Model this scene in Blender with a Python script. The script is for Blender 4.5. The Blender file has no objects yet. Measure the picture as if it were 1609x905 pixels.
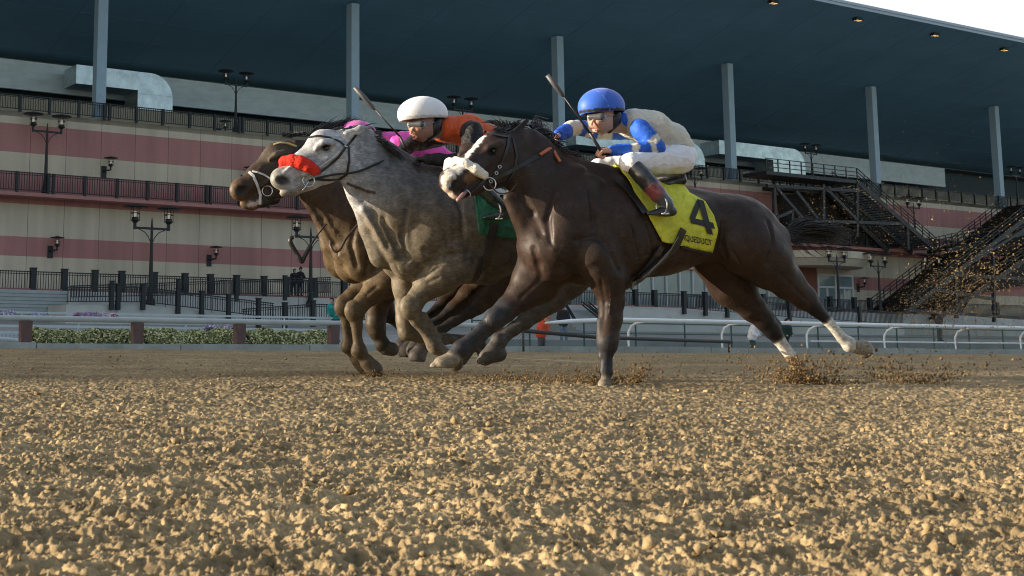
import bpy, bmesh, math, random
import numpy as np
from mathutils import Vector, Matrix
random.seed(7); rng = np.random.default_rng(7)
R = math.radians
sc = bpy.context.scene
COL = sc.collection
# ------------------------------------------------------------------ camera
CZ = 0.173                      # lens height above the dirt where the nearest horse gallops
TH = math.asin(0.1467)          # upward pitch
F = 2200*math.cos(TH)           # focal length in photo pixels
PX0, PY0 = 563.0, 565.0-2200*math.sin(TH)
PW, PH = 1609.0, 905.0
cam_d = bpy.data.cameras.new('camera'); cam = bpy.data.objects.new('camera', cam_d); COL.objects.link(cam)
cam.location = (0, 0, CZ); cam.rotation_euler = (math.pi/2+TH, 0, 0)
cam_d.sensor_width = 36; cam_d.lens = F/PW*36
cam_d.shift_x = (PW/2-PX0)/PW; cam_d.shift_y = (PY0-PH/2)/PW
cam_d.clip_start = 0.05; cam_d.clip_end = 6000
cam_d.dof.use_dof = True; cam_d.dof.focus_distance = 9.6; cam_d.dof.aperture_fstop = 18
sc.camera = cam
# ------------------------------------------------------------------ light
SUN_AZ_VEC = (-0.992, -0.125)       # horizontal direction towards the sun
SUN_EL = 11.1
_l = math.hypot(*SUN_AZ_VEC); sx, sy = SUN_AZ_VEC[0]/_l, SUN_AZ_VEC[1]/_l
S = Vector((sx*math.cos(R(SUN_EL)), sy*math.cos(R(SUN_EL)), math.sin(R(SUN_EL))))
w = bpy.data.worlds.new('World'); sc.world = w; w.use_nodes = True
nt = w.node_tree; bg = nt.nodes['Background']
sky = nt.nodes.new('ShaderNodeTexSky'); sky.sky_type = 'NISHITA'; sky.sun_disc = False
sky.sun_elevation = R(SUN_EL); sky.sun_rotation = math.atan2(sx, sy)
sky.air_density = 1.0; sky.dust_density = 2.5; sky.ozone_density = 1.0
bg.inputs[1].default_value = 0.13
def _n(t, **k):
    n = nt.nodes.new(t)
    for a, b in k.items(): setattr(n, a, b)
    return n
# a bright bank of thin cloud low in the sky beyond the right end of the stand
tcw = _n('ShaderNodeTexCoord'); dp = _n('ShaderNodeVectorMath', operation='DOT_PRODUCT'); nt.links.new(tcw.outputs['Generated'], dp.inputs[0])
dp.inputs[1].default_value = Vector((math.sin(R(32))*math.cos(R(20)), math.cos(R(32))*math.cos(R(20)), math.sin(R(20))))
mrw = _n('ShaderNodeMapRange', interpolation_type='SMOOTHSTEP'); mrw.inputs[1].default_value = .62; mrw.inputs[2].default_value = .9; nt.links.new(dp.outputs['Value'], mrw.inputs[0])
nzw = _n('ShaderNodeTexNoise'); nzw.inputs['Scale'].default_value = 2.2; nzw.inputs['Detail'].default_value = 6; nt.links.new(tcw.outputs['Generated'], nzw.inputs['Vector'])
mr2 = _n('ShaderNodeMapRange'); mr2.inputs[1].default_value = .2; mr2.inputs[2].default_value = .6; mr2.inputs[3].default_value = .8; mr2.inputs[4].default_value = 1; nt.links.new(nzw.outputs['Fac'], mr2.inputs[0])
mmw = _n('ShaderNodeMath', operation='MULTIPLY'); nt.links.new(mrw.outputs[0], mmw.inputs[0]); nt.links.new(mr2.outputs[0], mmw.inputs[1])
mxw = _n('ShaderNodeMixRGB'); nt.links.new(mmw.outputs[0], mxw.inputs[0]); nt.links.new(sky.outputs[0], mxw.inputs[1]); mxw.inputs[2].default_value = (3.9, 4.0, 4.15, 1)
mx0 = _n('ShaderNodeMixRGB'); mx0.inputs[0].default_value = .22; nt.links.new(sky.outputs[0], mx0.inputs[1]); mx0.inputs[2].default_value = (2.3, 2.6, 3.0, 1); nt.links.new(mx0.outputs[0], mxw.inputs[1])   # even pale veil added over the whole sky to raise the bluish fill light
nt.links.new(mxw.outputs[0], bg.inputs[0])
sl = bpy.data.lights.new('sun', 'SUN'); sl.energy = 5.0; sl.angle = R(0.4); sl.color = (1.0, 0.87, 0.68)
so = bpy.data.objects.new('sun', sl); COL.objects.link(so); so.location = (-20, -5, 30)
so.rotation_euler = S.to_track_quat('Z', 'Y').to_euler()
sc.cycles.filter_width = 1.05
vs = sc.view_settings; vs.view_transform = 'Standard'; vs.look = 'None'; vs.gamma = 1; vs.exposure = 1.02
# ------------------------------------------------------------------ geometry helpers
CT, ST = math.cos(TH), math.sin(TH)
CAM = np.array([0, 0, CZ])
def ray(px, py):
    x = (px-PX0)/F; y = -(py-PY0)/F
    return np.array([x, CT-y*ST, ST+y*CT])
AZ = math.atan2(4050-563, 2200)
D = np.array([math.sin(AZ), math.cos(AZ), 0.0])       # along the track, to the right and away
N = np.array([-math.cos(AZ), math.sin(AZ), 0.0])      # across the track, away from the camera
def Wn(px, py, n):                                     # point seen at a pixel on the vertical plane 'n metres across the track'
    r = ray(px, py); t = n/(r@N); return CAM+r*t
def dn(p): return (float(np.dot(p, D)), float(np.dot(p, N)))
def G(d, n, z=0.0):                                    # track coordinates -> world
    return Vector((D[0]*d+N[0]*n, D[1]*d+N[1]*n, z))
N_H = 7.2; SLOPE = 0.0165
def gz(n):                                             # height of the ground across the track
    return SLOPE*(min(n, 36.0)-N_H)
def proj(p):                                           # world -> photo pixel
    v = np.asarray(p, float)-CAM
    yc = v[...,1]*CT+v[...,2]*ST; zc = -v[...,1]*ST+v[...,2]*CT
    return PX0+F*v[...,0]/yc, PY0-F*zc/yc
def hz(px, py, n): return float(Wn(px, py, n)[2])
def hd(px, py, n): return dn(Wn(px, py, n))[0]
# ------------------------------------------------------------------ object helpers
def tag(o, label=None, cat=None, group=None, kind=None):
    if label: o['label'] = label
    if cat: o['category'] = cat
    if group: o['group'] = group
    if kind: o['kind'] = kind
    return o
def empty(name, loc=(0, 0, 0), rz=0.0):
    o = bpy.data.objects.new(name, None); COL.objects.link(o); o.location = loc; o.rotation_euler = (0, 0, rz); o.empty_display_size = 0.2
    return o
def link_mesh(name, me, mats, parent=None, smooth=False):
    o = bpy.data.objects.new(name, me); COL.objects.link(o)
    for m in (mats if isinstance(mats, (list, tuple)) else [mats]): me.materials.append(m)
    if smooth: me.polygons.foreach_set('use_smooth', [True]*len(me.polygons))
    if parent is not None: o.parent = parent
    return o
def np_mesh(name, V, Q, colors=None, mat_idx=None):
    me = bpy.data.meshes.new(name)
    V = np.asarray(V, np.float32); Q = np.asarray(Q, np.int32); k = Q.shape[1]
    me.vertices.add(len(V)); me.vertices.foreach_set('co', V.ravel())
    me.loops.add(Q.size); me.loops.foreach_set('vertex_index', Q.ravel())
    me.polygons.add(len(Q)); me.polygons.foreach_set('loop_start', np.arange(0, Q.size, k, dtype=np.int32))
    me.polygons.foreach_set('loop_total', np.full(len(Q), k, np.int32))
    if mat_idx is not None: me.polygons.foreach_set('material_index', np.asarray(mat_idx, np.int32))
    me.update(calc_edges=True); me.validate()
    if colors is not None:
        c = np.ones((len(V), 4), np.float32); c[:, :3] = colors
        a = me.color_attributes.new('Col', 'FLOAT_COLOR', 'POINT'); a.data.foreach_set('color', c.ravel())
    return me
class MB:
    """collects boxes, bars, tubes and quads into one mesh"""
    def __init__(s): s.v = []; s.f = []; s.mi = []
    def add(s, vs, fs, mi=0):
        b = len(s.v); s.v += [tuple(v) for v in vs]; s.f += [tuple(i+b for i in f) for f in fs]; s.mi += [mi]*len(fs)
    def hexa(s, p, mi=0):    # p: 4 bottom then 4 top corners
        s.add(p, [(3,2,1,0),(4,5,6,7),(0,1,5,4),(1,2,6,5),(2,3,7,6),(3,0,4,7)], mi)
    def box(s, c, h, ax=None, mi=0):   # centre, half sizes, axes (3 unit vectors)
        c = Vector(c); a = ax or (Vector((1,0,0)), Vector((0,1,0)), Vector((0,0,1)))
        P = []
        for k in (-1, 1):
            for i, j in ((-1,-1),(1,-1),(1,1),(-1,1)):
                P.append(c+a[0]*(i*h[0])+a[1]*(j*h[1])+a[2]*(k*h[2]))
        s.hexa(P, mi)
    def tbox(s, d0, d1, n0, n1, z0, z1, mi=0):   # box in track coordinates
        P = [G(d, n, z) for z in (z0, z1) for d, n in ((d0,n0),(d1,n0),(d1,n1),(d0,n1))]
        s.hexa(P, mi)
    def bar(s, a, b, w, h=None, mi=0):     # rectangular bar between two points
        a = Vector(a); b = Vector(b); t = (b-a).normalized(); h = h or w
        up = Vector((0,0,1)) if abs(t.z) < .95 else Vector((D[0],D[1],0))
        x = t.cross(up).normalized(); y = x.cross(t).normalized()
        P = [p+x*(i*w/2)+y*(j*h/2) for p in (a, b) for i, j in ((-1,-1),(1,-1),(1,1),(-1,1))]
        s.hexa(P, mi)
    def tube(s, pts, rad, seg=8, mi=0, caps=True):
        pts = [Vector(p) for p in pts]; n = len(pts)
        rr = rad if isinstance(rad, (list, tuple)) else [rad]*n
        ref = None; V = []
        for i in range(n):
            t = (pts[min(i+1, n-1)]-pts[max(i-1, 0)])
            t = t.normalized() if t.length > 1e-9 else Vector((0,0,1))
            if ref is None:
                ref = Vector((0,0,1)) if abs(t.z) < .9 else Vector((1,0,0))
            x = (ref-t*ref.dot(t)).normalized(); y = t.cross(x); ref = x
            for k in range(seg):
                a = 2*math.pi*k/seg; V.append(pts[i]+(x*math.cos(a)+y*math.sin(a))*rr[i])
        Fs = [(i*seg+k, i*seg+(k+1)%seg, (i+1)*seg+(k+1)%seg, (i+1)*seg+k) for i in range(n-1) for k in range(seg)]
        if caps: Fs += [tuple(range(seg-1, -1, -1)), tuple((n-1)*seg+k for k in range(seg))]
        s.add(V, Fs, mi)
    def lathe(s, c, prof, seg=16, mi=0):   # prof: (r, z)
        c = Vector(c); V = [c+Vector((r*math.cos(2*math.pi*k/seg), r*math.sin(2*math.pi*k/seg), z)) for r, z in prof for k in range(seg)]
        Fs = [(i*seg+k, i*seg+(k+1)%seg, (i+1)*seg+(k+1)%seg, (i+1)*seg+k) for i in range(len(prof)-1) for k in range(seg)]
        s.add(V, Fs, mi)
    def quad(s, a, b, c, d, mi=0): s.add([a, b, c, d], [(0, 1, 2, 3)], mi)
    def build(s, name, mats, parent=None, smooth=False):
        me = bpy.data.meshes.new(name); me.from_pydata(s.v, [], s.f); me.update()
        if any(s.mi): me.polygons.foreach_set('material_index', s.mi)
        o = link_mesh(name, me, mats, None, smooth)
        if parent is not None: reparent(o, parent)
        return o
def _bl(s, name, mats, parent=None, smooth=False):      # mesh already in the parent's local coordinates
    me = bpy.data.meshes.new(name); me.from_pydata(s.v, [], s.f); me.update()
    if any(s.mi): me.polygons.foreach_set('material_index', s.mi)
    o = link_mesh(name, me, mats, None, smooth); o.parent = parent; return o
MB.build_local = _bl
def reparent(o, parent):               # keep world coordinates of the mesh
    o.parent = parent
    M = world_of(parent)
    o.matrix_parent_inverse = Matrix.Identity(4)
    o.matrix_basis = M.inverted() @ o.matrix_basis
def world_of(o):
    M = o.matrix_basis.copy(); p = o.parent
    while p is not None: M = p.matrix_basis @ M; p = p.parent
    return M
def copy_tree(o, parent=None):
    c = o.copy(); COL.objects.link(c); c.parent = parent
    for ch in list(o.children): copy_tree(ch, c)
    return c
# ------------------------------------------------------------------ materials
def mat(name, col, rough=0.6, metal=0.0, noise=0.0, nscale=8.0, bump=0.0, bscale=40.0, spec=0.5, attr=False, sheen=0.0, coat=0.0, stretch=None, dist=0.01):
    m = bpy.data.materials.new(name); m.use_nodes = True; t = m.node_tree; b = t.nodes['Principled BSDF']
    b.inputs['Roughness'].default_value = rough; b.inputs['Metallic'].default_value = metal
    b.inputs['Specular IOR Level'].default_value = spec; b.inputs['Sheen Weight'].default_value = sheen; b.inputs['Coat Weight'].default_value = coat
    b.inputs['Base Color'].default_value = (*col, 1)
    tc = t.nodes.new('ShaderNodeTexCoord'); mp = t.nodes.new('ShaderNodeMapping')
    t.links.new(tc.outputs['Object'], mp.inputs[0])
    if stretch: mp.inputs['Scale'].default_value = stretch
    src = None
    if attr:
        a = t.nodes.new('ShaderNodeAttribute'); a.attribute_name = 'Col'; src = a.outputs['Color']
    if noise > 0:
        n = t.nodes.new('ShaderNodeTexNoise'); n.inputs['Scale'].default_value = nscale; n.inputs['Detail'].default_value = 6; n.inputs['Roughness'].default_value = .65
        t.links.new(mp.outputs[0], n.inputs['Vector'])
        mr = t.nodes.new('ShaderNodeMapRange'); mr.inputs[1].default_value = .25; mr.inputs[2].default_value = .75
        mr.inputs[3].default_value = 1-noise; mr.inputs[4].default_value = 1+noise
        t.links.new(n.outputs['Fac'], mr.inputs[0])
        mx = t.nodes.new('ShaderNodeVectorMath'); mx.operation = 'SCALE'
        if src: t.links.new(src, mx.inputs[0])
        else: mx.inputs[0].default_value = col
        t.links.new(mr.outputs[0], mx.inputs['Scale']); src = mx.outputs[0]
    if src: t.links.new(src, b.inputs['Base Color'])
    if bump > 0:
        n2 = t.nodes.new('ShaderNodeTexNoise'); n2.inputs['Scale'].default_value = bscale; n2.inputs['Detail'].default_value = 5
        t.links.new(mp.outputs[0], n2.inputs['Vector'])
        bp = t.nodes.new('ShaderNodeBump'); bp.inputs['Strength'].default_value = bump; bp.inputs['Distance'].default_value = dist
        t.links.new(n2.outputs['Fac'], bp.inputs['Height']); t.links.new(bp.outputs[0], b.inputs['Normal'])
    return m
def emis(name, col, st):
    m = mat(name, col); b = m.node_tree.nodes['Principled BSDF']
    b.inputs['Emission Color'].default_value = (*col, 1); b.inputs['Emission Strength'].default_value = st
    return m
# ------------------------------------------------------------------ smooth-union body modeller (signed distance field -> surface nets)
class Fig:
    """a figure in its own frame: u = heading, w = sideways towards the camera, z = up. Points are given as photo pixel + w."""
    def __init__(s, px, depth, ang, voxel, lo, hi):
        a = R(ang); s.h = np.array([-math.cos(a), -math.sin(a), 0]); s.l = np.array([math.sin(a), -math.cos(a), 0])
        x = (px-PX0)/2200*depth
        s.O = np.array([x, depth, 0.0]); s.vx = voxel
        s.lo = np.array(lo, float); s.hi = np.array(hi, float)
        s.M = Matrix(((s.h[0], s.l[0], 0, s.O[0]), (s.h[1], s.l[1], 0, s.O[1]), (0, 0, 1, 0), (0, 0, 0, 1)))
        s.B = np.stack([s.h, s.l, np.array([0, 0, 1.0])])
    def child(s, voxel, lo, hi):
        c = Fig.__new__(Fig); c.__dict__.update(s.__dict__); c.vx = voxel; c.lo = np.array(lo, float); c.hi = np.array(hi, float); c.reset(); return c
    def reset(s):
        n = np.ceil((s.hi-s.lo)/s.vx).astype(int)+1
        s.f = np.full(n, 0.1, np.float32); s.t = np.zeros(n, np.uint8)
        s.ax = [(s.lo[i]+s.vx*np.arange(n[i])).astype(np.float32) for i in range(3)]
        return s
    def P(s, px, py, w):
        r = ray(px, py); t = (w+(s.O-CAM)@s.l)/(r@s.l); p = CAM+r*t
        return s.B@(p-s.O)
    def ppm(s, px, py, w):             # photo pixels per metre there
        r = ray(px, py); t = (w+(s.O-CAM)@s.l)/(r@s.l); return F/t
    def _box(s, a, b):
        i0 = np.maximum(np.floor((a-s.lo)/s.vx).astype(int), 0); i1 = np.minimum(np.ceil((b-s.lo)/s.vx).astype(int)+1, s.f.shape)
        return i0, i1
    def _put(s, i0, i1, d, k, tg, sub):
        sl = tuple(slice(i0[i], i1[i]) for i in range(3)); f = s.f[sl]
        if sub:
            d = -d; hh = np.maximum(k-np.abs(f-d), 0)/max(k, 1e-6); s.f[sl] = np.maximum(f, d)+hh*hh*k*.25
            if tg: s.t[sl][(d > f-.004)] = tg
            return
        hh = np.maximum(k-np.abs(f-d), 0)/max(k, 1e-6)
        if tg is not None: s.t[sl][d < f] = tg
        s.f[sl] = np.minimum(f, d)-hh*hh*k*.25
    def seg(s, A, ra, B_, rb, flat=1.0, k=.05, tg=0, sub=False, zfl=1.0):
        m = max(ra, rb)*max(1, flat)+max(k, .03)+.02
        a = np.minimum(A, B_)-m; b = np.maximum(A, B_)+m
        i0, i1 = s._box(a, b)
        if np.any(i1 <= i0): return
        U, W_, Z = np.meshgrid(s.ax[0][i0[0]:i1[0]], s.ax[1][i0[1]:i1[1]], s.ax[2][i0[2]:i1[2]], indexing='ij', sparse=True)
        v = (B_-A); L2 = max(float(v@v), 1e-8)
        pu, pw, pz = U-A[0], W_-A[1], Z-A[2]
        t = np.clip((pu*v[0]+pw*v[1]+pz*v[2])/L2, 0, 1)
        du, dw, dz = pu-t*v[0], (pw-t*v[1])/flat, (pz-t*v[2])/zfl
        r = ra+(rb-ra)*t
        d = (np.sqrt(du*du+dw*dw+dz*dz)-r)*min(1.0, flat, zfl)
        s._put(i0, i1, d.astype(np.float32), k, tg, sub)
    def chain(s, pts, flat=1.0, k=.05, tg=0, sub=False, mirror=False):
        """pts: (px, py, w, radius_px[, flat])"""
        Q = []
        for p in pts:
            q = s.P(p[0], p[1], p[2]); Q.append((q, p[3]/s.ppm(p[0], p[1], p[2])))
        for (A, ra), (B_, rb) in zip(Q[:-1], Q[1:]):
            s.seg(A, ra, B_, rb, flat, k, tg, sub)
    def ell(s, px, py, w, a, b, wr, ang=0, k=.05, tg=0, sub=False):
        """ellipsoid: semi-axes a (along), b (across) in px, wr sideways in metres; ang = tilt in the picture, degrees, + = right end up"""
        c = s.P(px, py, w); sc_ = s.ppm(px, py, w); a, b = a/sc_, b/sc_
        # picture-right is -u
        e1 = np.array([-math.cos(R(ang)), 0, math.sin(R(ang))]); e2 = np.array([math.sin(R(ang)), 0, math.cos(R(ang))])
        m = max(a, b, wr)+max(k, .03)+.02
        i0, i1 = s._box(c-m, c+m)
        if np.any(i1 <= i0): return
        U, W_, Z = np.meshgrid(s.ax[0][i0[0]:i1[0]], s.ax[1][i0[1]:i1[1]], s.ax[2][i0[2]:i1[2]], indexing='ij', sparse=True)
        pu, pw, pz = U-c[0], W_-c[1], Z-c[2]
        x = (pu*e1[0]+pz*e1[2]); y = (pu*e2[0]+pz*e2[2])
        k0 = np.sqrt((x/a)**2+(y/b)**2+(pw/wr)**2)
        k1 = np.sqrt((x/a**2)**2+(y/b**2)**2+(pw/wr**2)**2)+1e-6
        d = k0*(k0-1)/k1
        s._put(i0, i1, d.astype(np.float32), k, tg, sub)
    def ext(s, d):  # inflate
        s.f -= d; return s
    def noise(s, amp, scale, seed=0):
        r = np.random.default_rng(seed); n = [max(4, int((s.hi[i]-s.lo[i])*scale)+4) for i in range(3)]
        g = r.standard_normal(n).astype(np.float32)
        idx = [np.clip((s.ax[i]-s.lo[i])*scale, 0, n[i]-2.001) for i in range(3)]
        i = [x.astype(int) for x in idx]; fr = [x-y for x, y in zip(idx, i)]; fr = [x*x*(3-2*x) for x in fr]
        g = g[i[0]]*(1-fr[0])[:, None, None]+g[i[0]+1]*fr[0][:, None, None]
        g = g[:, i[1]]*(1-fr[1])[None, :, None]+g[:, i[1]+1]*fr[1][None, :, None]
        g = g[:, :, i[2]]*(1-fr[2])+g[:, :, i[2]+1]*fr[2]
        s.f += amp*g; return s
    def sample(s, p):
        q = (np.asarray(p)-s.lo)/s.vx
        i = np.floor(q).astype(int)
        if np.any(i < 0) or np.any(i >= np.array(s.f.shape)-1): return 0.1
        fr = q-i; v = 0.0
        for a in (0, 1):
            for b in (0, 1):
                for c in (0, 1):
                    v += float(s.f[i[0]+a, i[1]+b, i[2]+c])*(fr[0] if a else 1-fr[0])*(fr[1] if b else 1-fr[1])*(fr[2] if c else 1-fr[2])
        return v
    def hit(s, px, py, off=0.0, w0=0.6, w1=-.6):
        """first surface met by the sight line through a pixel (local coords), raised by off"""
        a = s.P(px, py, w0); b = s.P(px, py, w1)
        n = 240; prev = None
        for i in range(n+1):
            t = i/n; p = a+(b-a)*t; v = s.sample(p)-off
            if v < 0:
                if prev is not None:
                    t = (i-1+prev/(prev-v))/n; p = a+(b-a)*t
                return p
            prev = v
        return s.P(px, py, 0)
    def radial(s, c, dirv, off=0.0, rmax=.7):
        """march from outside towards c along -dirv"""
        c = np.array(c); dirv = np.array(dirv)/np.linalg.norm(dirv); n = 140; prev = None
        for i in range(n+1):
            r = rmax*(1-i/n); v = s.sample(c+dirv*r)-off
            if v < 0:
                if prev is not None: r = rmax*(1-(i-1+prev/(prev-v))/n)
                return c+dirv*r
            prev = v
        return c
    def mesh(s, name, pal=None, smooth_col=6, colfn=None):
        f = s.f; f = np.pad(f, 1, constant_values=.1); lo = s.lo-s.vx
        sg = f < 0
        c = sg[:-1, :-1, :-1].astype(np.int8)
        for a in (0, 1):
            for b in (0, 1):
                for d in (0, 1):
                    if a+b+d: c = c+sg[a:a+sg.shape[0]-1, b:b+sg.shape[1]-1, d:d+sg.shape[2]-1]
        act = (c > 0) & (c < 8); ijk = np.argwhere(act)
        idx = np.full(act.shape, -1, np.int32); idx[act] = np.arange(len(ijk))
        cor = [(a, b, d) for a in (0, 1) for b in (0, 1) for d in (0, 1)]
        val = [f[ijk[:, 0]+a, ijk[:, 1]+b, ijk[:, 2]+d] for a, b, d in cor]
        acc = np.zeros((len(ijk), 3)); cnt = np.zeros(len(ijk))
        for i in range(8):
            for j in range(i+1, 8):
                if sum(abs(cor[i][q]-cor[j][q]) for q in range(3)) != 1: continue
                m = (val[i] < 0) != (val[j] < 0); t = np.where(m, val[i]/np.where(m, val[i]-val[j], 1), 0)
                p = np.array(cor[i])+t[:, None]*(np.array(cor[j])-np.array(cor[i]))
                acc += np.where(m[:, None], p, 0); cnt += m
        V = (ijk+acc/cnt[:, None])*s.vx+lo
        Q = []
        for ax in range(3):
            sl0 = [slice(None)]*3; sl1 = [slice(None)]*3; sl0[ax] = slice(0, -1); sl1[ax] = slice(1, None)
            A = sg[tuple(sl0)]; B_ = sg[tuple(sl1)]
            e = np.argwhere(A != B_); o1, o2 = [(1, 2), (2, 0), (0, 1)][ax]
            ok = (e[:, o1] > 0) & (e[:, o2] > 0) & (e[:, o1] < idx.shape[o1]) & (e[:, o2] < idx.shape[o2]) & (e[:, ax] < idx.shape[ax])
            e = e[ok]
            def g(a, b):
                q = e.copy(); q[:, o1] -= a; q[:, o2] -= b; return idx[q[:, 0], q[:, 1], q[:, 2]]
            q4 = np.stack([g(1, 1), g(0, 1), g(0, 0), g(1, 0)], 1)
            fl = A[e[:, 0], e[:, 1], e[:, 2]]
            q4[~fl] = q4[~fl][:, ::-1]; Q.append(q4)
        Q = np.concatenate(Q); Q = Q[(Q >= 0).all(1)]
        # light smoothing
        E_ = np.concatenate([Q[:, [0, 1]], Q[:, [1, 2]], Q[:, [2, 3]], Q[:, [3, 0]]])
        deg = np.bincount(E_.ravel(), minlength=len(V)).astype(float); deg[deg == 0] = 1
        def avg(X):
            return np.stack([np.bincount(E_[:, 0], X[E_[:, 1], i], len(V))+np.bincount(E_[:, 1], X[E_[:, 0], i], len(V)) for i in range(X.shape[1])], 1)/deg[:, None]
        V2 = V+.5*(avg(V)-V); V2 = V2-.25*(avg(V2)-V2)
        colors = None; tagv = None
        if pal is not None:
            gi = np.clip(np.rint((V-s.lo)/s.vx).astype(int), 0, np.array(s.t.shape)-1)
            tagv = s.t[gi[:, 0], gi[:, 1], gi[:, 2]]
            pl = np.array([pal.get(i, (1, 0, 1)) for i in range(max(max(pal), int(tagv.max()))+1)], float)
            colors = pl[tagv]
            for _ in range(smooth_col): colors = .5*colors+.5*avg(colors)
        if colfn is not None: colors = colfn(V2, colors, tagv)
        me = np_mesh(name, V2, Q, colors)
        return me
    def obj(s, name, mats, parent=None, pal=None, smooth_col=6, colfn=None):
        me = s.mesh(name, pal, smooth_col, colfn)
        o = link_mesh(name, me, mats, None, True)
        if parent is None: o.matrix_basis = s.M.copy()
        else: o.parent = parent
        return o
    def px_of(s, V):        # local -> photo pixel of the point's foot on the w = 0 plane (side-on coordinates, same for both flanks)
        Vw = V.copy(); Vw[:, 1] = 0
        return proj(Vw@s.B+s.O)
def localize(o, fig):       # mesh given in fig-local coordinates, top-level object
    o.matrix_basis = fig.M.copy(); return o
# ------------------------------------------------------------------ the setting: dirt track, apron, grandstand
# dirt: a fan-shaped sheet, dense near the camera, with real clods
def fnoise(x, y, seed, warp=0):
    """value noise on an integer lattice, hashed"""
    xi = np.floor(x).astype(np.int64); yi = np.floor(y).astype(np.int64); fx = x-xi; fy = y-yi
    fx = fx*fx*(3-2*fx); fy = fy*fy*(3-2*fy)
    def h(a, b):
        n = (a*374761393+b*668265263+seed*974634777) & 0xffffffff
        n = ((n ^ (n >> 13))*1274126177) & 0xffffffff
        return ((n ^ (n >> 16)) & 0xffff)/65535.0
    return (h(xi, yi)*(1-fx)+h(xi+1, yi)*fx)*(1-fy)+(h(xi, yi+1)*(1-fx)+h(xi+1, yi+1)*fx)*fy
def clods(x, y):
    o = np.zeros_like(x)
    for i, (s, a) in enumerate(((.35, .013), (1.4, .009), (5, .007), (13, .008), (29, .012), (58, .0125), (110, .009), (210, .004))):
        c, sn = math.cos(i*1.1+.4), math.sin(i*1.1+.4)
        n = fnoise((x*c-y*sn)*s+17*i, (x*sn+y*c)*s-9*i, 11+i)
        if s > 3: n = 1-np.abs(2*n-1)**.8 if i % 2 else n
        o += a*(n-.5)
    # harrow furrows parallel to the rail
    nn = x*N[0]+y*N[1]; o += .006*np.sin(nn*2*math.pi/.31+2*fnoise(x*.8, y*.8, 5)*3)
    return o
def zdirt(x, y, relief=True):
    n = x*N[0]+y*N[1]
    z = SLOPE*(n-N_H)
    return z+(clods(x, y) if relief else 0)
rows = []
yv = .8
while yv < 36: rows.append(yv); yv *= 1.0024 if yv < 9 else (1.004 if yv < 16 else 1.008)
rows = np.array(rows); NC = 1050
tx = np.linspace(-.42, .62, NC)
Y, T_ = np.meshgrid(rows, tx, indexing='ij'); X = Y*T_
fade = 1.0
Z = zdirt(X, Y)
V = np.stack([X, Y, Z], -1).reshape(-1, 3)
ii = np.arange(len(rows)-1)[:, None]*NC+np.arange(NC-1)[None, :]
Q = np.stack([ii, ii+1, ii+NC+1, ii+NC], -1).reshape(-1, 4)
c = V[Q].mean(1); Q = Q[(c[:, 0]*N[0]+c[:, 1]*N[1]) < 34.2]
DIRT = mat('track_dirt', (.335,.243,.130), .95, noise=.22, nscale=3.0, bump=.35, bscale=220, spec=.15, dist=.006)
def dirt_nodes(m):                         # damp patches darker than the dry surface, dark crumb specks painted as clod shading, harrowed bands
    t = m.node_tree; b = t.nodes['Principled BSDF']; src = b.inputs['Base Color'].links[0].from_socket
    tc = t.nodes.new('ShaderNodeTexCoord')
    for sc_, lo, hi, d_ in ((.7, .72, 1.1, 3), (11, .8, 1.15, 5), (34, .68, 1.22, 5), (95, .78, 1.15, 3)):
        n = t.nodes.new('ShaderNodeTexNoise'); n.inputs['Scale'].default_value = sc_; n.inputs['Detail'].default_value = d_; t.links.new(tc.outputs['Object'], n.inputs['Vector'])
        mr = t.nodes.new('ShaderNodeMapRange'); mr.inputs[1].default_value = .33; mr.inputs[2].default_value = .66; mr.inputs[3].default_value = lo; mr.inputs[4].default_value = hi
        t.links.new(n.outputs['Fac'], mr.inputs[0]); v = t.nodes.new('ShaderNodeVectorMath'); v.operation = 'SCALE'; t.links.new(src, v.inputs[0]); t.links.new(mr.outputs[0], v.inputs['Scale']); src = v.outputs[0]
    t.links.new(src, b.inputs['Base Color'])
dirt_nodes(DIRT)
me = np_mesh('track', V, Q); o = link_mesh('track', me, DIRT, None, True); tag(o, kind='structure')
# coarse continuation of the dirt beyond the fan, and the ground to the horizon
mb = MB()
for a, b, n0, n1, z0, z1 in ((-400, 500, -300, 34.3, SLOPE*(-300-N_H)-.0, gz(34.3)),):
    mb.quad(G(a, n0, SLOPE*(n0-N_H)-.05), G(b, n0, SLOPE*(n0-N_H)-.05), G(b, n1, gz(n1)-.05), G(a, n1, gz(n1)-.05))
tag(mb.build('track', DIRT), kind='structure')
CONC = mat('concrete', (.42,.43,.42), .85, noise=.22, nscale=.7, bump=.1, bscale=12)
Z36 = gz(36); N_T = 78.0; N_W = 82.0; Z_AP = 2.35
mb = MB()
mb.quad(G(-300, 34.6, gz(34.6)+.02), G(300, 34.6, gz(34.6)+.02), G(300, 40, Z36), G(-300, 40, Z36))
mb.quad(G(-300, 40, Z36), G(300, 40, Z36), G(300, N_T+.2, Z_AP), G(-300, N_T+.2, Z_AP))
tag(mb.build('apron', mat('apron_paving', (.34,.335,.31), .9, noise=.25, nscale=.5)), kind='structure')
mb = MB(); mb.quad(G(-2500, -2500, -41), G(3500, -2500, -41), G(3500, -290, -5.2), G(-2500, -290, -5.2)); mb.quad(G(-2500, 86, 1.5), G(3500, 86, 1.5), G(3500, 3000, 1.5), G(-2500, 3000, 1.5))
tag(mb.build('ground', mat('distant_ground', (.12,.13,.07), .95, noise=.3, nscale=.02)), kind='structure')
# kerb board at the foot of the rail
mb = MB()
for i in range(-30, 60):
    a = i*4.0; mb.tbox(a, a+3.97, 34.25, 34.5, gz(34)-.1, gz(34.4)+.135+.01*((i*7) % 3))
tag(mb.build('kerb', mat('kerb_concrete', (.36,.38,.36), .9, noise=.3, nscale=1.5)), kind='structure')
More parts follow.
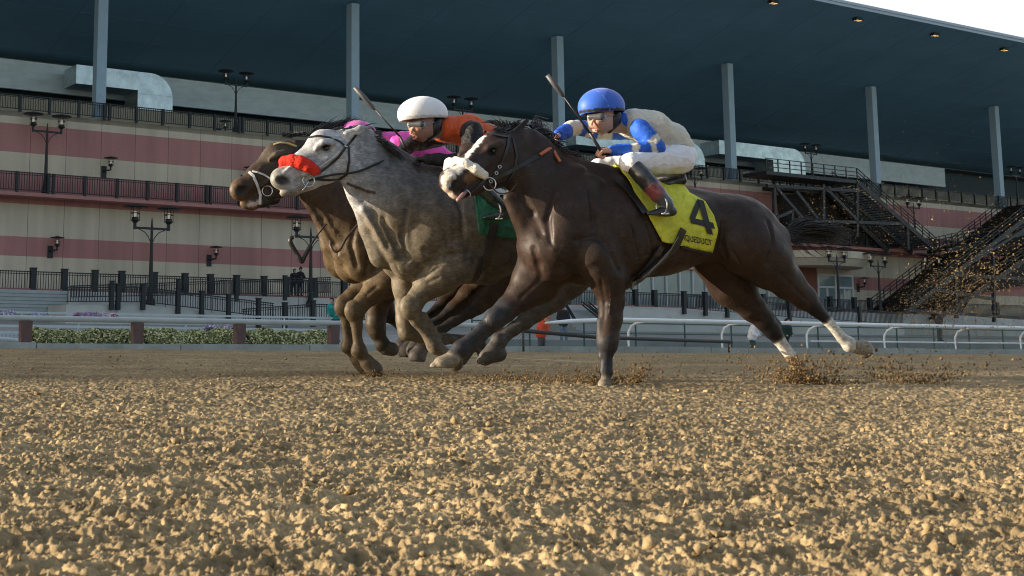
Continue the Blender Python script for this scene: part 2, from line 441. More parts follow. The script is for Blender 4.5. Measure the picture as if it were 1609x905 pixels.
# pale drag line on the dirt
mb = MB(); P0 = Wn(742, 563, 1.0)
def gpt(px, py):
    r = ray(px, py); # ground plane z = SLOPE*(n-N_H)
    t = (SLOPE*(0-N_H)-CZ)/(r[2]-SLOPE*(r@N)); p = CAM+r*t; return p
A = gpt(742, 562.5); B_ = gpt(942, 573.5); dv = (B_-A)/np.linalg.norm(B_-A); sd = np.array([-dv[1], dv[0], 0])
prev = None
for i in range(41):
    p = A+(B_-A)*i/40; w_ = .07*(.5+.5*math.sin(math.pi*min(1, i/6+.2)))*(1-.6*(i > 34)); 
    q = [(p+sd*w_).tolist(), (p-sd*w_).tolist()]
    for v in q: v[2] = SLOPE*(v[0]*N[0]+v[1]*N[1]-N_H)+.033
    if prev: mb.quad(prev[0], q[0], q[1], prev[1])
    prev = q
tag(mb.build('line', mat('chalk', (.62,.55,.36), .9, noise=.3, nscale=6)), kind='structure')

# ---- grandstand
d0, d1 = -210.0, 178.0
stand = empty('grandstand', G(0, N_W, 0)); tag(stand, 'long grandstand striped cream and dusty pink under a dark flat roof', 'grandstand')
CREAM = (.64,.56,.43); PINK = (.47,.22,.205)
def panel_mat(name, col):
    m = mat(name, col, .9, noise=.09, nscale=14, bump=.15, bscale=60); t = m.node_tree; b = t.nodes['Principled BSDF']; src = b.inputs['Base Color'].links[0].from_socket; tc = t.nodes.new('ShaderNodeTexCoord')
    mp = t.nodes.new('ShaderNodeMapping'); mp.inputs['Scale'].default_value = (1.6, 1.6, .12); t.links.new(tc.outputs['Object'], mp.inputs[0])      # rain streaks and patchy weathering
    for v_, sc_, lo in ((mp.outputs[0], 1.0, .88), (tc.outputs['Object'], .22, .9)):
        n = t.nodes.new('ShaderNodeTexNoise'); n.inputs['Scale'].default_value = sc_; n.inputs['Detail'].default_value = 5; t.links.new(v_, n.inputs['Vector'])
        mr = t.nodes.new('ShaderNodeMapRange'); mr.inputs[1].default_value = .3; mr.inputs[2].default_value = .62; mr.inputs[3].default_value = lo; mr.inputs[4].default_value = 1.04; t.links.new(n.outputs['Fac'], mr.inputs[0])
        v = t.nodes.new('ShaderNodeVectorMath'); v.operation = 'SCALE'; t.links.new(src, v.inputs[0]); t.links.new(mr.outputs[0], v.inputs['Scale']); src = v.outputs[0]
    t.links.new(src, b.inputs['Base Color']); return m
M_CREAM = panel_mat('cream_panel', CREAM); M_PINK = panel_mat('pink_panel', PINK); M_SEAM = mat('seam', (.1,.075,.07), .9)
M_DARK = mat('black_painted_steel', (.018,.022,.026), .5, noise=.2, spec=.4)
zs = [hz(0, y, N_W) for y in (457, 425, 401, 370, 318, 299, 268, 237, 192, 171.5)]
cols = [M_CREAM, M_CREAM, M_PINK, M_CREAM, M_PINK, M_PINK, M_CREAM, M_PINK, M_CREAM]
mb = MB()
gl0, gl1 = hd(870, 450, N_W), hd(1247, 450, N_W)       # glass front stretch
zg = hz(0, 372, N_W)
mats_ = [M_CREAM, M_PINK, M_SEAM]
zz = [zs[0]-2.5]+zs[1:]
for i in range(len(zz)-1):
    c = 1 if cols[i] is M_PINK else 0
    for a, b in ((d0, gl0), (gl0, gl1), (gl1, d1)):
        if a == gl0 and zz[i] < zg-.01:
            if zz[i+1] > zg+.01: mb.tbox(a, b, N_W, N_W+1, zg, zz[i+1], c)
            continue
        mb.tbox(a, b, N_W, N_W+1, zz[i], zz[i+1], c)
# panel joints: narrow recess lines
jd = hd(44, 330, N_W); stp = hd(97+4, 330, N_W)-jd
k = int((d0-jd)/stp)
while jd+k*stp < d1:
    x = jd+k*stp
    for z0_, z1_ in ((zs[0], zs[9]),):
        if not (gl0-.2 < x < gl1+.2): mb.tbox(x-.012, x+.012, N_W-.003, N_W+.02, z0_, z1_, 2)
        else: mb.tbox(x-.012, x+.012, N_W-.003, N_W+.02, zg, z1_, 2)
    k += 1
mb.build('wall', mats_, stand)
mb = MB(); mb.tbox(d0, d1, N_T, N_W-.003, .5, zs[0]-.0); mb.build('terrace', mat('terrace_slab', (.3,.13,.12), .9, noise=.2), stand)
mb = MB()   # light concrete retaining face and left siding
xs = hd(104, 470, N_T)
mb.tbox(xs, d1, N_T-.25, N_T-.003, .5, zs[0]-.12)
k = 0; x = xs
while x < d1: mb.tbox(x, x+.03, N_T-.256, N_T-.24, .5, zs[0]-.12, 1); x += 3.1
mb.build('retaining_wall', [mat('pale_concrete', (.54,.54,.51), .9, noise=.22, nscale=.5), M_SEAM], stand)
mb = MB(); z = .5
while z < zs[0]-.3: mb.hexa([G(d0, N_T-.18, z), G(xs, N_T-.18, z), G(xs, N_T, z), G(d0, N_T, z), G(d0, N_T-.14, z+.2), G(xs, N_T-.14, z+.2), G(xs, N_T, z+.2), G(d0, N_T, z+.2)]); z += .203
mb.build('siding', mat('grey_siding', (.36,.39,.38), .7, noise=.12, nscale=2), stand)
# upper deck
ZD = zs[-1]
N_B = N_W+13; ZC = hz(1150, 100, N_W+.35); ZCB = hz(0, 80, N_B)           # ceiling height at the columns and at the back
C_S = (ZC-ZCB)/(N_B-N_W-.35); _e = hz(1609, 67, 1.0)-CZ; N_R = (ZC+C_S*(N_W+.35)-CZ)/(_e+C_S)
def ceil_z(n): return ZC+C_S*(N_W+.35-n)
def ceil_slab(mb, a, b, n0, n1, lo, hi, mi=0):
    mb.hexa([G(a, n0, ceil_z(n0)+lo), G(b, n0, ceil_z(n0)+lo), G(b, n1, ceil_z(n1)+lo), G(a, n1, ceil_z(n1)+lo), G(a, n0, ceil_z(n0)+hi), G(b, n0, ceil_z(n0)+hi), G(b, n1, ceil_z(n1)+hi), G(a, n1, ceil_z(n1)+hi)], mi)
mb = MB(); mb.tbox(d0, d1, N_W+.0, N_B+12, ZD-.35, ZD-.02); mb.build('deck', CONC, stand)
mb = MB(); mb.tbox(d0, d1, N_W+5, N_W+5.25, ZD-.02, hz(0, 148, N_W+5)); mb.build('parapet', mat('tan_panel', (.36,.32,.24), .85, noise=.12, nscale=5), stand)
mb = MB(); mb.tbox(d0, d1, N_B+1.5, N_B+2, ZD, ceil_z(N_B+2)-.01); mb.build('back_wall', mat('dark_blue_steel', (.04,.075,.10), .7, noise=.15), stand)
bend = hd(1485, 280, N_B)
M_SILV = mat('weathered_silver', (.72,.88,.97), .5, metal=.0, noise=.16, nscale=.8, bump=.1, bscale=3, stretch=(1, 1, 3))
mb = MB(); mb.tbox(d0, bend, N_B, N_B+.3, hz(0, 137, N_B), hz(0, 91, N_B)); mb.build('fascia_beam', M_SILV, stand)
mb = MB(); mb.tbox(d0, bend+20, N_B+.1, N_B+1.4, hz(0, 91, N_B)+.003, ceil_z(N_B+1.4)-.003); mb.build('upper_beam', mat('grey_beam', (.13,.15,.155), .8, noise=.1), stand)
# roof: thick slab with a bright edge
M_SOF = mat('blue_soffit', (.125,.275,.40), .6, noise=.12, nscale=.25, bump=.03, bscale=2)
mb = MB(); ceil_slab(mb, d0, d1, N_R+.05, N_B+14, 0, .35)
mb.build('roof', M_SOF, stand)
mb = MB(); n_ = N_R+2.2
while n_ < N_B: ceil_slab(mb, d0, d1, n_, n_+.03, -.012, .01); n_ += 2.9
k = d0
while k < d1: ceil_slab(mb, k, k+.035, N_R+.2, N_B, -.014, .01); k += 6.4
mb.build('soffit_joint', mat('soffit_joint', (.105,.235,.345), .8), stand)
mb = MB(); ZE = ceil_z(N_R); mb.tbox(d0, d1, N_R-.02, N_R+.05, ZE-.03, ZE+.42); mb.tbox(d0, d1, N_R-.1, N_R-.021, ZE+.22, ZE+.44); mb.build('roof_edge', mat('pale_blue_steel', (.42,.52,.62), .5, noise=.06), stand)
M_COL = mat('column_paint', (.34,.48,.58), .5, noise=.08, nscale=2)
cd = [hd(x, y, N_W) for x, y in ((158, 186), (563, 228), (890, 258), (1160, 285), (1388, 303), (1577, 322))]
sp = (cd[-1]-cd[0])/5
for i in range(-9, 9):
    x = cd[0]+sp*i
    if x > d1-3: break
    mb = MB(); mb.tbox(x-.33, x+.33, N_W+.02, N_W+.72, ZD-.02, ceil_z(N_W+.72)+.01)
    mb.tbox(x-.45, x+.45, N_W-.0, N_W+.85, ZD-.02, ZD+.05); mb.build('column', M_COL, stand)
# roof lights
M_LAMP = emis('lamp_glass', (1.0, .62, .25), .6)
for x, y in ((1215,4), (1348,31), (1469,55), (1578,78)):
    nl = N_R+2.0; P0 = Wn(x, y, nl); nl = nl  # solve the n where the sight line meets the soffit
    r = ray(x, y); t = (ceil_z(0)-.15-CZ)/(r[2]+C_S*(r@N)); P0 = CAM+r*t; dd, nn = dn(P0); zl = ceil_z(nn)
    mb = MB(); mb.tbox(dd-.42, dd+.42, nn-.22, nn+.22, zl-.22, zl-.03); mb.tbox(dd-.5, dd+.5, nn-.03, nn+.03, zl-.26, zl-.221)
    l = mb.build('soffit_lamp', M_DARK, stand)
    mb = MB(); mb.tbox(dd-.3, dd-.02, nn-.16, nn+.16, zl-.235, zl-.223); mb.tbox(dd+.06, dd+.34, nn-.16, nn+.16, zl-.235, zl-.223); g = mb.build('lens', M_LAMP, None); g.parent = l
# silver air ducts under the roof
M_DUCT = mat('galvanised_duct', (.55,.64,.68), .3, metal=.75, noise=.3, nscale=1.5, bump=.35, bscale=2.5, dist=.05)
def duct(xl, xr, yt, yb, nn, xcut):
    """horizontal run from the left, elbow turning down at the right end"""
    a, b = hd(xl, yt, nn), hd(xr, yb, nn); zt = hz((xl+xr)/2, yt, nn); zb = hz((xl+xr)/2, yb, nn); c = hd(xcut, yb, nn)
    rad = min((b-a)*.45, (zt-zb)*.62); prof = [(c, zb), (b, zb)]
    for i in range(9):
        t = math.pi/2*i/8; prof.append((b-rad+rad*math.cos(t), zt-rad+rad*math.sin(t)))
    prof += [(a, zt), (a, zb+(zt-zb)*.52), (c, zb+(zt-zb)*.52)]
    V = [G(p[0], nn, p[1]) for p in prof]+[G(p[0], nn+2.4, p[1]) for p in prof]; k = len(prof)
    mb = MB(); mb.add(V, [tuple(range(k-1, -1, -1)), tuple(range(k, 2*k))]+[(i, (i+1) % k, (i+1) % k+k, i+k) for i in range(k)])
    for q in (.02, .55): mb.tbox(c-.03, b+.03, nn-.03, nn+2.43, zb+(zt-zb)*q*.8, zb+(zt-zb)*q*.8+.06)
    mb.build('air_duct', M_DUCT, stand)
duct(120, 271, 110, 171, N_B-3.2, 216)
duct(905, 1108, 215, 262, N_B-3.2, 1060)
duct(1130, 1266, 228, 272, N_B-3.2, 1216)
# glass front and doors
M_GLASS = mat('blue_glass', (.20,.27,.29), .12, spec=.9, noise=.25, nscale=.6); M_FRAME = mat('white_frame', (.6,.63,.64), .5)
mb = MB(); mb.tbox(gl0, gl1, N_W+.3, N_W+.36, zs[0]-.01, zg); gw = mb.build('window', M_GLASS, stand)
mb = MB(); x = gl0
while x < gl1: mb.tbox(x, x+.12, N_W+.15, N_W+.29, zs[0], zg); x += (gl1-gl0)/18
mb.tbox(gl0, gl1, N_W+.12, N_W+.148, zs[0], zs[0]+.15); f_ = mb.build('frame', M_FRAME); f_.parent = gw
dl, dr = hd(1284, 460, N_W), hd(1338, 460, N_W); zt_ = hz(1310, 433, N_W); zm = hz(1310, 452, N_W)
mb = MB(); mb.tbox(dl, dr, N_W-.12, N_W-.004, zs[0], zt_); dw = mb.build('door', M_GLASS, stand)
mb = MB()
for k in range(5):
    x = dl+(dr-dl)*k/4; mb.tbox(x-.09, x+.09, N_W-.2, N_W-.121, zs[0], zt_ if k in (0, 2, 4) else zm)
for z in (zs[0], zm, zt_): mb.tbox(dl-.1, dr+.1, N_W-.23, N_W-.201, z-.08, z+.1)
f_ = mb.build('frame', M_FRAME); f_.parent = dw
mb = MB(); mb.tbox(hd(1250, 440, N_W), dl-.12, N_W-.15, N_W-.004, zs[0], zt_+.8); mb.build('brick_pier', mat('brick', (.22,.09,.06), .9, noise=.25, nscale=6), stand)
# curved canopy
ca, cb = hd(1205, 405, N_W), hd(1344, 405, N_W); zc1 = hz(1300, 396, N_W-2); zc0 = hz(1300, 419, N_W-2)
mb = MB(); prof = [(0, zc0), (.86, zc0), (.97, zc0+(zc1-zc0)*.45), (1, zc0+(zc1-zc0)*.5), (1, zc1-.05), (0, zc1)]
mid, hw_ = (ca+cb)/2, (cb-ca)/2; V = []; n_s = 28
for i in range(n_s+1):
    a = math.pi*i/n_s
    for r_, z in prof: V.append(G(mid-math.cos(a)*hw_*r_, N_W-.004-math.sin(a)*4.2*r_, z))
k = len(prof); mb.add(V, [(i*k+j, i*k+j+1, (i+1)*k+j+1, (i+1)*k+j) for i in range(n_s) for j in range(k-1)])
mb.build('canopy', M_CREAM, stand)

# ---- railings, all black steel
def railing(label, pts, nn, posts, group, post_w=.33, over=.18, step=.16, t=.035, grp_part='baluster_panel', zoff=0, m=None):
    """pts: list of (x, y_top, y_bottom) in photo pixels on the plane nn; posts: pixel x list"""
    m = m or M_DARK
    P = [(hd(x, yb, nn), hz(x, yt, nn), hz(x, yb, nn)) for x, yt, yb in pts]
    root = empty('railing', G(P[0][0], nn, P[0][2])); tag(root, label, 'railing', group)
    mb = MB()
    for (a, t0, b0), (b, t1, b1) in zip(P[:-1], P[1:]):
        mb.bar(G(a, nn, t0), G(b, nn, t1), .07, .06); mb.bar(G(a, nn, b0+.12), G(b, nn, b1+.12), .05); mb.bar(G(a, nn, t0-.13), G(b, nn, t1-.13), .04)
        k = max(1, int((b-a)/step))
        for i in range(k):
            f = (i+.5)/k; x = a+(b-a)*f; zt = t0+(t1-t0)*f; zb = b0+(b1-b0)*f
            mb.tbox(x-t/2, x+t/2, nn-t/2, nn+t/2, zb+.1, zt-.02)
    mb.build(grp_part, m, root)
    def at(x):
        for (a, t0, b0), (b, t1, b1) in zip(P[:-1], P[1:]):
            if a <= x <= b+1e-6: f = (x-a)/(b-a); return t0+(t1-t0)*f, b0+(b1-b0)*f
        return None
    for px in posts:
        x = hd(px, 400, nn) if not isinstance(px, tuple) else px[0]; q = at(x)
        if q is None: continue
        zt, zb = q; zb_ = zb-.35 if post_w > .2 else zb-.05
        mb = MB(); mb.tbox(x-post_w/2, x+post_w/2, nn-post_w/2-.02, nn+post_w/2-.02, zb_, zt+over)
        if post_w > .2: mb.tbox(x-post_w/2-.03, x+post_w/2+.03, nn-post_w/2-.05, nn+post_w/2+.01, zt+over, zt+over+.05)
        mb.build('post', m, root)
    return root
def line_y(y0, x): return y0+(565-y0)*x/4050.0
def straight(y0t, y0b, xa, xb): return [(x, line_y(y0t, x), line_y(y0b, x)) for x in (xa, xb)]
G1 = 'black railings of the grandstand'
pp = [23, 70, 117, 158, 166, 209, 251, 294, 334, 373, 379, 418, 456, 493, 530, 567, 600, 640, 680, 720, 760, 800, 838, 874, 908, 942, 975, 1008, 1040, 1090, 1116, 1142, 1168, 1197, 1222, 1247, 1272, 1296, 1320, 1345, 1368, 1390, 1412, 1434, 1455, 1477, 1497, 1517, 1537, 1556, 1575, 1594, 1605]
railing('black railing with many slim bars along the front of the upper deck, under the roof', straight(146, 171, -60, 1700), N_W-.25, pp, G1, .16, .04)
pp2 = [22, 72, 80, 130, 181, 229, 276, 323, 329, 375, 421, 466, 510, 553, 1245, 1262, 1300, 1336, 1362, 1396, 1425, 1470, 1495, 1515, 1536, 1556, 1578, 1598]
# mid-height walkway: slab and railing
mb = MB(); zq = hz(0, 299.5, N_W-1.2); mb.tbox(d0, d1, N_W-1.3, N_W-.004, zq-.22, zq)
mb.build('walkway', M_PINK, stand)
railing('black railing of the walkway halfway up the striped wall', straight(268, 299, -60, 1700), N_W-1.2, pp2, G1, .16, .04)
railing('black thick-posted railing along the terrace edge at the foot of the striped wall', straight(425, 457.5, -60, 1700), N_T+.15,
        [53, 102, 150, 192, 243, 291, 331, 372, 415, 450, 494, 540, 590, 640, 700, 760, 890, 996, 1026, 1072, 1105, 1139, 1196, 1236, 1300, 1338, 1362, 1398, 1430, 1465, 1500, 1560], G1)
# ramps in front of the terrace
ramp = empty('concrete_ramp', G(hd(104, 478, N_T-3), N_T-3, 1)); tag(ramp, 'pale concrete ramp climbing beside the terrace at the left', 'ramp')
mb = MB()
q = [(104, 478.5), (229, 478.5), (420, 503)]
for (xa, ya), (xb, yb) in zip(q[:-1], q[1:]):
    nn = N_T-3.2; a, za, b, zb = hd(xa, ya, nn), hz(xa, ya, nn), hd(xb, yb, nn), hz(xb, yb, nn)
    mb.hexa([G(a, nn, .4), G(b, nn, .4), G(b, N_T-.26, .4), G(a, N_T-.26, .4), G(a, nn, za), G(b, nn, zb), G(b, N_T-.26, zb), G(a, N_T-.26, za)])
mb.build('slab', mat('ramp_concrete', (.54,.54,.51), .9, noise=.2, nscale=.6), ramp)
railing('black railing of the ramp sinking towards the right below the two watching people', [(104, 451, 477), (229, 452, 477.5), (430, 477, 502)], N_T-3.35, [104, 177, 187, 226, 281, 318, 360, 407], G1, .24)
railing('black railing climbing to the right between terrace and left ramp', [(110, 449.5, 470), (520, 436, 462)], N_T-1.6, [177, 281, 372, 448], G1, .22)
railing('short black railing behind the legs of the brown horse', [(380, 486, 509), (492, 478, 504), (600, 480, 506)], N_T-8, [361, 407, 448, 492, 560], G1, .24)
# stairs with handrails behind the dark bay's forelegs
st = empty('concrete_stairs', G(hd(905, 500, N_T-3), N_T-3, 1)); tag(st, 'concrete steps with black handrails behind the forelegs of the nearest horse', 'stairs')
mb = MB(); a, b = hd(888, 480, N_T-2), hd(946, 480, N_T-2)
for i in range(10): mb.tbox(a, b, N_T-4.4+i*.42, N_T-.26, 1.6+i*.22, 1.6+(i+1)*.22-.003*i)
mb.build('steps', CONC, st)
for px in ((888, 905), (915, 950), (925, 958)):
    mb = MB()
    for dz in (0, .45): mb.bar(Wn(px[0], 479-dz*10, N_T-.5), Wn(px[1], 507-dz*10, N_T-4.2), .08)
    mb.build('handrail', M_DARK, st)
railing('black railing of the ramp sinking behind the hind legs of the nearest horse', [(1072, 462, 486), (1240, 478, 500), (1420, 492, 512)], N_T-3, [1072, 1105, 1139, 1180, 1236, 1290, 1345], G1, .24)
rr = empty('concrete_ramp', G(hd(1072, 486, N_T-2.8), N_T-2.8, 1)); tag(rr, 'pale concrete ramp behind the hind legs of the nearest horse', 'ramp')
mb = MB(); q = [(960, 484), (1072, 487), (1240, 501), (1420, 513)]
for (xa, ya), (xb, yb) in zip(q[:-1], q[1:]):
    nn = N_T-2.85; a, za, b, zb = hd(xa, ya, nn), hz(xa, ya, nn), hd(xb, yb, nn), hz(xb, yb, nn)
    mb.hexa([G(a, nn, .4), G(b, nn, .4), G(b, N_T-.26, .4), G(a, N_T-.26, .4), G(a, nn, za), G(b, nn, zb), G(b, N_T-.26, zb), G(a, N_T-.26, za)])
mb.build('slab', bpy.data.materials['ramp_concrete'], rr)

# ---- black steel staircases on the facade
def stairflight(label, p_top, p_bot, nn, width, land, rails=True, solid=False, posts=()):
    root = empty('steel_staircase', G(hd(p_bot[0], p_bot[1], nn), nn, hz(p_bot[0], p_bot[1], nn))); tag(root, label, 'staircase')
    a, za = hd(*p_top, nn), hz(*p_top, nn); b, zb = hd(*p_bot, nn), hz(*p_bot, nn); w_ = width
    mb = MB()
    for q in (0, w_): mb.bar(G(a, nn+q, za-.15), G(b, nn+q, zb-.15), .12, .42)
    mb.build('stringer', M_DARK, root)
    mb = MB(); k = max(4, int(abs(za-zb)/.18)); sg_ = 1 if b > a else -1
    for i in range(k):
        f = (i+.5)/k; x = a+(b-a)*f; z = za+(zb-za)*f; mb.tbox(min(x-.17, x+.17), max(x-.17, x+.17), nn+.06, nn+w_-.06, z-.03, z+.01)
        if solid: mb.tbox(x-.02, x+.02, nn+.06, nn+w_-.06, z-.2, z-.031)
    mb.build('treads', M_DARK, root)
    for q in (0, w_):
        mb = MB()
        for dz in (1.05, .75, .45): mb.bar(G(a, nn+q, za+dz), G(b, nn+q, zb+dz), .06)
        kk = max(2, int(abs(b-a)/.9))
        for i in range(kk+1): f = i/kk; x = a+(b-a)*f; z = za+(zb-za)*f; mb.tbox(x-.03, x+.03, nn+q-.03, nn+q+.03, z-.1, z+1.07)
        mb.build('handrail', M_DARK, root)
    if land:
        c = hd(land, p_top[1], nn); mb = MB(); mb.tbox(min(a, c), max(a, c), nn, nn+w_, za-.3, za); mb.build('landing', M_DARK, root)
        mb = MB()
        for q in (0,):
            for dz in (1.05, .7, .35): mb.tbox(min(a, c), max(a, c), nn+q-.03, nn+q+.03, za+dz-.03, za+dz+.03)
            x = min(a, c)
            while x <= max(a, c)+.01: mb.tbox(x-.04, x+.04, nn+q-.04, nn+q+.04, za, za+1.08); x += (max(a, c)-min(a, c))/8
        mb.build('landing_rail', M_DARK, root)
    for (x0, y0, x1, y1) in posts:
        mb = MB(); mb.bar(Wn(x0, y0, nn+.1), Wn(x1, y1, nn+.1), .26); mb.build('strut', M_DARK, root)
        mb = MB(); mb.bar(Wn(x0, y0, nn+w_)+np.array([0, 0, 0]), Wn(x1, y1, nn+w_), .2); mb.build('strut', M_DARK, root)
    return root
stairflight('black steel fire staircase descending right from a landing on the striped wall', (1347, 283), (1472, 392), N_W-4.2, 2.6, 1205, posts=(
    (1293, 290, 1294, 372), (1346, 288, 1346, 372), (1216, 290, 1217, 343), (1217, 343, 1246, 331), (1244, 331, 1244, 368), (1250, 300, 1290, 352), (1296, 295, 1345, 345), (1425, 350, 1426, 392), (1220, 296, 1262, 345), (1205, 292, 1345, 300), (1246, 346, 1425, 352)))
def shade_slab(poly, n0, n1, name, label=None):  # near-black slab that paints in the shade of an open stair recess
    P = [(hd(x, y, n0), hz(x, y, n0)) for x, y in poly]; k = len(P); V = [G(a, n0, z) for a, z in P]+[G(a, n1, z) for a, z in P]
    mb = MB(); mb.add(V, [tuple(range(k)), tuple(range(2*k-1, k-1, -1))]+[(i, (i+1) % k, (i+1) % k+k, i+k) for i in range(k)])
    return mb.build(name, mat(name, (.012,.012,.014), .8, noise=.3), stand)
shade_slab([(1228, 306), (1352, 300), (1440, 366), (1455, 386), (1236, 384), (1232, 340)], N_W-.6, N_W-.02, 'recess_shade')
shade_slab([(1660, 322), (1609, 330), (1540, 372), (1478, 412), (1412, 486), (1512, 490), (1530, 462), (1660, 440)], N_W-.6, N_W-.02, 'recess_shade')
# a second flight behind the first makes the dark mass under the landing
stairflight('black steel staircase crossing behind the landing struts, lower and further left', (1300, 300), (1395, 392), N_W-1.45, 1.2, 1215, solid=True)
stairflight('wide black staircase rising to the right edge of the picture', (1640, 318), (1425, 487), N_T-3.0, 3.6, None, solid=True, posts=((1500, 430, 1503, 500), (1560, 400, 1562, 506), (1420, 487, 1609, 500), (1503, 432, 1609, 438), (1530, 410, 1609, 360), (1470, 455, 1560, 470)))
stairflight('black staircase flight just below the wide one, almost hidden by flying dirt', (1690, 352), (1470, 500), N_T-1.0, 2.4, None, solid=True)
stairflight('black staircase flight stacked above the wide one at the right edge', (1750, 330), (1488, 392), N_T-1.5, 2.0, None, solid=True)

# ---- lamp posts
M_LGL = emis('lantern_glass', (.8, .72, .6), .12)
def lantern(root, c, s, loc):
    """cage lantern on top of point c (local to root), s = scale"""
    mb = MB(); cx, cy, cz = c
    mb.lathe(c, [(.0, 0), (.16*s, 0), (.2*s, .28*s), (.12*s, .3*s)], 10)
    for k in range(4):
        a = math.pi/4+k*math.pi/2; mb.tube([(cx+.26*s*math.cos(a), cy+.26*s*math.sin(a), cz+.1*s), (cx+.26*s*math.cos(a), cy+.26*s*math.sin(a), cz+.86*s)], .018*s, 4)
    for z in (.1, .5): mb.lathe((cx, cy, cz+z*s), [(.245*s, 0), (.275*s, 0), (.275*s, .04*s), (.245*s, .04*s)], 12)
    mb.lathe((cx, cy, cz+.84*s), [(.0, .0), (.7*s, .0), (.7*s, .06*s), (.22*s, .15*s), (.1*s, .2*s), (0, .2*s)], 16)
    l = mb.build_local('lantern', M_DARK, root, True)
    mb = MB(); mb.lathe((cx, cy, cz+.3*s), [(.0, 0), (.07*s, 0), (.09*s, .3*s), (0, .34*s)], 10); mb.build_local('bulb', M_LGL, l, True)
def lamp_post(x, yb, yt, nn, label, gp='twin-headed black lamp posts of the stand', one=False):
    p = Wn(x, yb, nn); H = hz(x, yt, nn)-p[2]; s = H/5.2
    root = empty('street_lamp', p, math.atan2(D[1], D[0])); tag(root, label, 'street lamp', gp)
    mb = MB(); mb.lathe((0, 0, 0), [(.26*s, 0), (.26*s, .25), (.16*s, .45), (.12*s, 1.2), (.085*s, H*.55), (.07*s, H-1.15*s), (.03*s, H-.7*s), (0, H-.6*s)], 10); mb.build_local('pole', M_DARK, root, True)
    mb = MB(); w_ = .95*s; z = H-1.2*s
    mb.box((0, 0, z), (w_, .045*s, .06*s))
    for q in (-1, 1):
        mb.tube([(q*.05, 0, z-.75*s), (q*.18*s, 0, z-.45*s), (q*.4*s, 0, z-.2*s), (q*.75*s, 0, z-.05*s)], .025*s, 5)
        mb.box((q*w_, 0, z+.12*s), (.06*s, .06*s, .2*s))
    mb.build_local('crossarm', M_DARK, root)
    for q in (-1, 1): lantern(root, (q*w_, 0, z+.28*s), s*.92, None)
    return root
NWK = N_W-.9
for a in ((71, 303, 178, NWK, 'twin lamp post on the halfway walkway at the left edge of the facade'),
          (236, 480, 323, N_T-.4, 'twin lamp post rising from the terrace, left of the two watching people'),
          (370, 209, 111, N_W+.9, 'twin lamp post on the upper deck between the first two columns'),
          (488, 482, 340, N_T-.4, 'twin lamp post on the terrace just right of the two watching people'),
          (728, 244, 152, N_W+.9, 'twin lamp post on the upper deck between white and dark helmets, faint against the roof'),
          (1094, 344, 262, NWK, 'twin lamp post on the walkway behind the white breeches of the near jockey'),
          (1277, 295, 226, N_W+.9, 'twin lamp post on the upper deck above the black steel landing'),
          (1319, 488, 388, N_T-.4, 'twin lamp post on the terrace in front of the white doors'),
          (1384, 492, 397, N_T-.4, 'twin lamp post on the terrace between the doors and the wide black staircase'),
          (1439, 388, 309, NWK, 'twin lamp post on the walkway beside the foot of the black fire staircase'),
          (1470, 495, 400, N_T-.4, 'twin lamp post on the terrace at the foot of the wide black staircase'),
          (1600, 325, 262, N_W+.9, 'twin lamp post on the upper deck at the right edge of the picture')):
    lamp_post(*a)
def wall_light(x, y, nn, label, s=1.0):
    p = Wn(x, y, nn); root = empty('wall_light', p, math.atan2(D[1], D[0])); tag(root, label, 'wall light', 'black bracket lights on the facade')
    mb = MB(); mb.box((-.12*s, -.02, -.35*s), (.17*s, .035, .38*s)); mb.tube([(-.12*s, -.05, -.3*s), (-.12*s, -.5*s, -.3*s), (.1*s, -.6*s, -.25*s), (.1*s, -.6*s, 0)], .06*s, 6); mb.build_local('bracket', M_DARK, root)
    lantern(root, (.1*s, -.6*s, -.05*s), .62*s, None)
for a in ((166, 262, N_W-.003, 'bracket light high on the left of the facade, below the upper pink stripe'), (82, 387, N_W-.003, 'bracket light low at the far left on the lower pink stripe'),
          (331, 401, N_W-.003, 'bracket light on the lower pink stripe below the muzzle of the brown horse'), (1349, 446, N_W-.003, 'bracket light on the wall right of the white doors'), (346, 203, N_W+4.9, 'bracket light on the tan parapet of the upper deck')):
    wall_light(*a)
p = Wn(384, 283, N_W-.003); wall_light(384, 276, N_W-.003, 'bracket light just above the nose of the brown horse')

# ---- rails at the outside of the track
def rail_left():
    nn = 34.9; root = empty('track_rail', G(hd(40, 545, nn), nn, gz(nn))); tag(root, 'thick grey pipe rail on brown posts along the left side of the track', 'track rail')
    mb = MB(); pts = [Wn(x, 499.5+(565-499.5)*x/4050, nn) for x in (-400, -100, 100, 300, 500, 700, 812)]; mb.tube(pts, .078, 12)
    mb.build('pipe', mat('grey_rail_paint', (.42,.45,.44), .45, noise=.12, nscale=3), root, True)
    MP = mat('rust_brown_post', (.13,.075,.07), .8, noise=.25, nscale=5)
    d_ = hd(40, 520, nn); st_ = (hd(524, 520, nn)-d_)/3
    for i in range(-4, 6):
        x = d_+st_*i; z = gz(nn); mb = MB(); zt = hz(100, 499.5+(565-499.5)*100/4050, nn)-.07
        mb.hexa([G(x-.13, nn-.11, z-.1), G(x+.13, nn-.11, z-.1), G(x+.13, nn+.11, z-.1), G(x-.13, nn+.11, z-.1), G(x-.15, nn-.11, zt), G(x+.15, nn-.11, zt), G(x+.15, nn+.11, zt), G(x-.15, nn+.11, zt)])
        mb.build('post', MP, root)
rail_left()
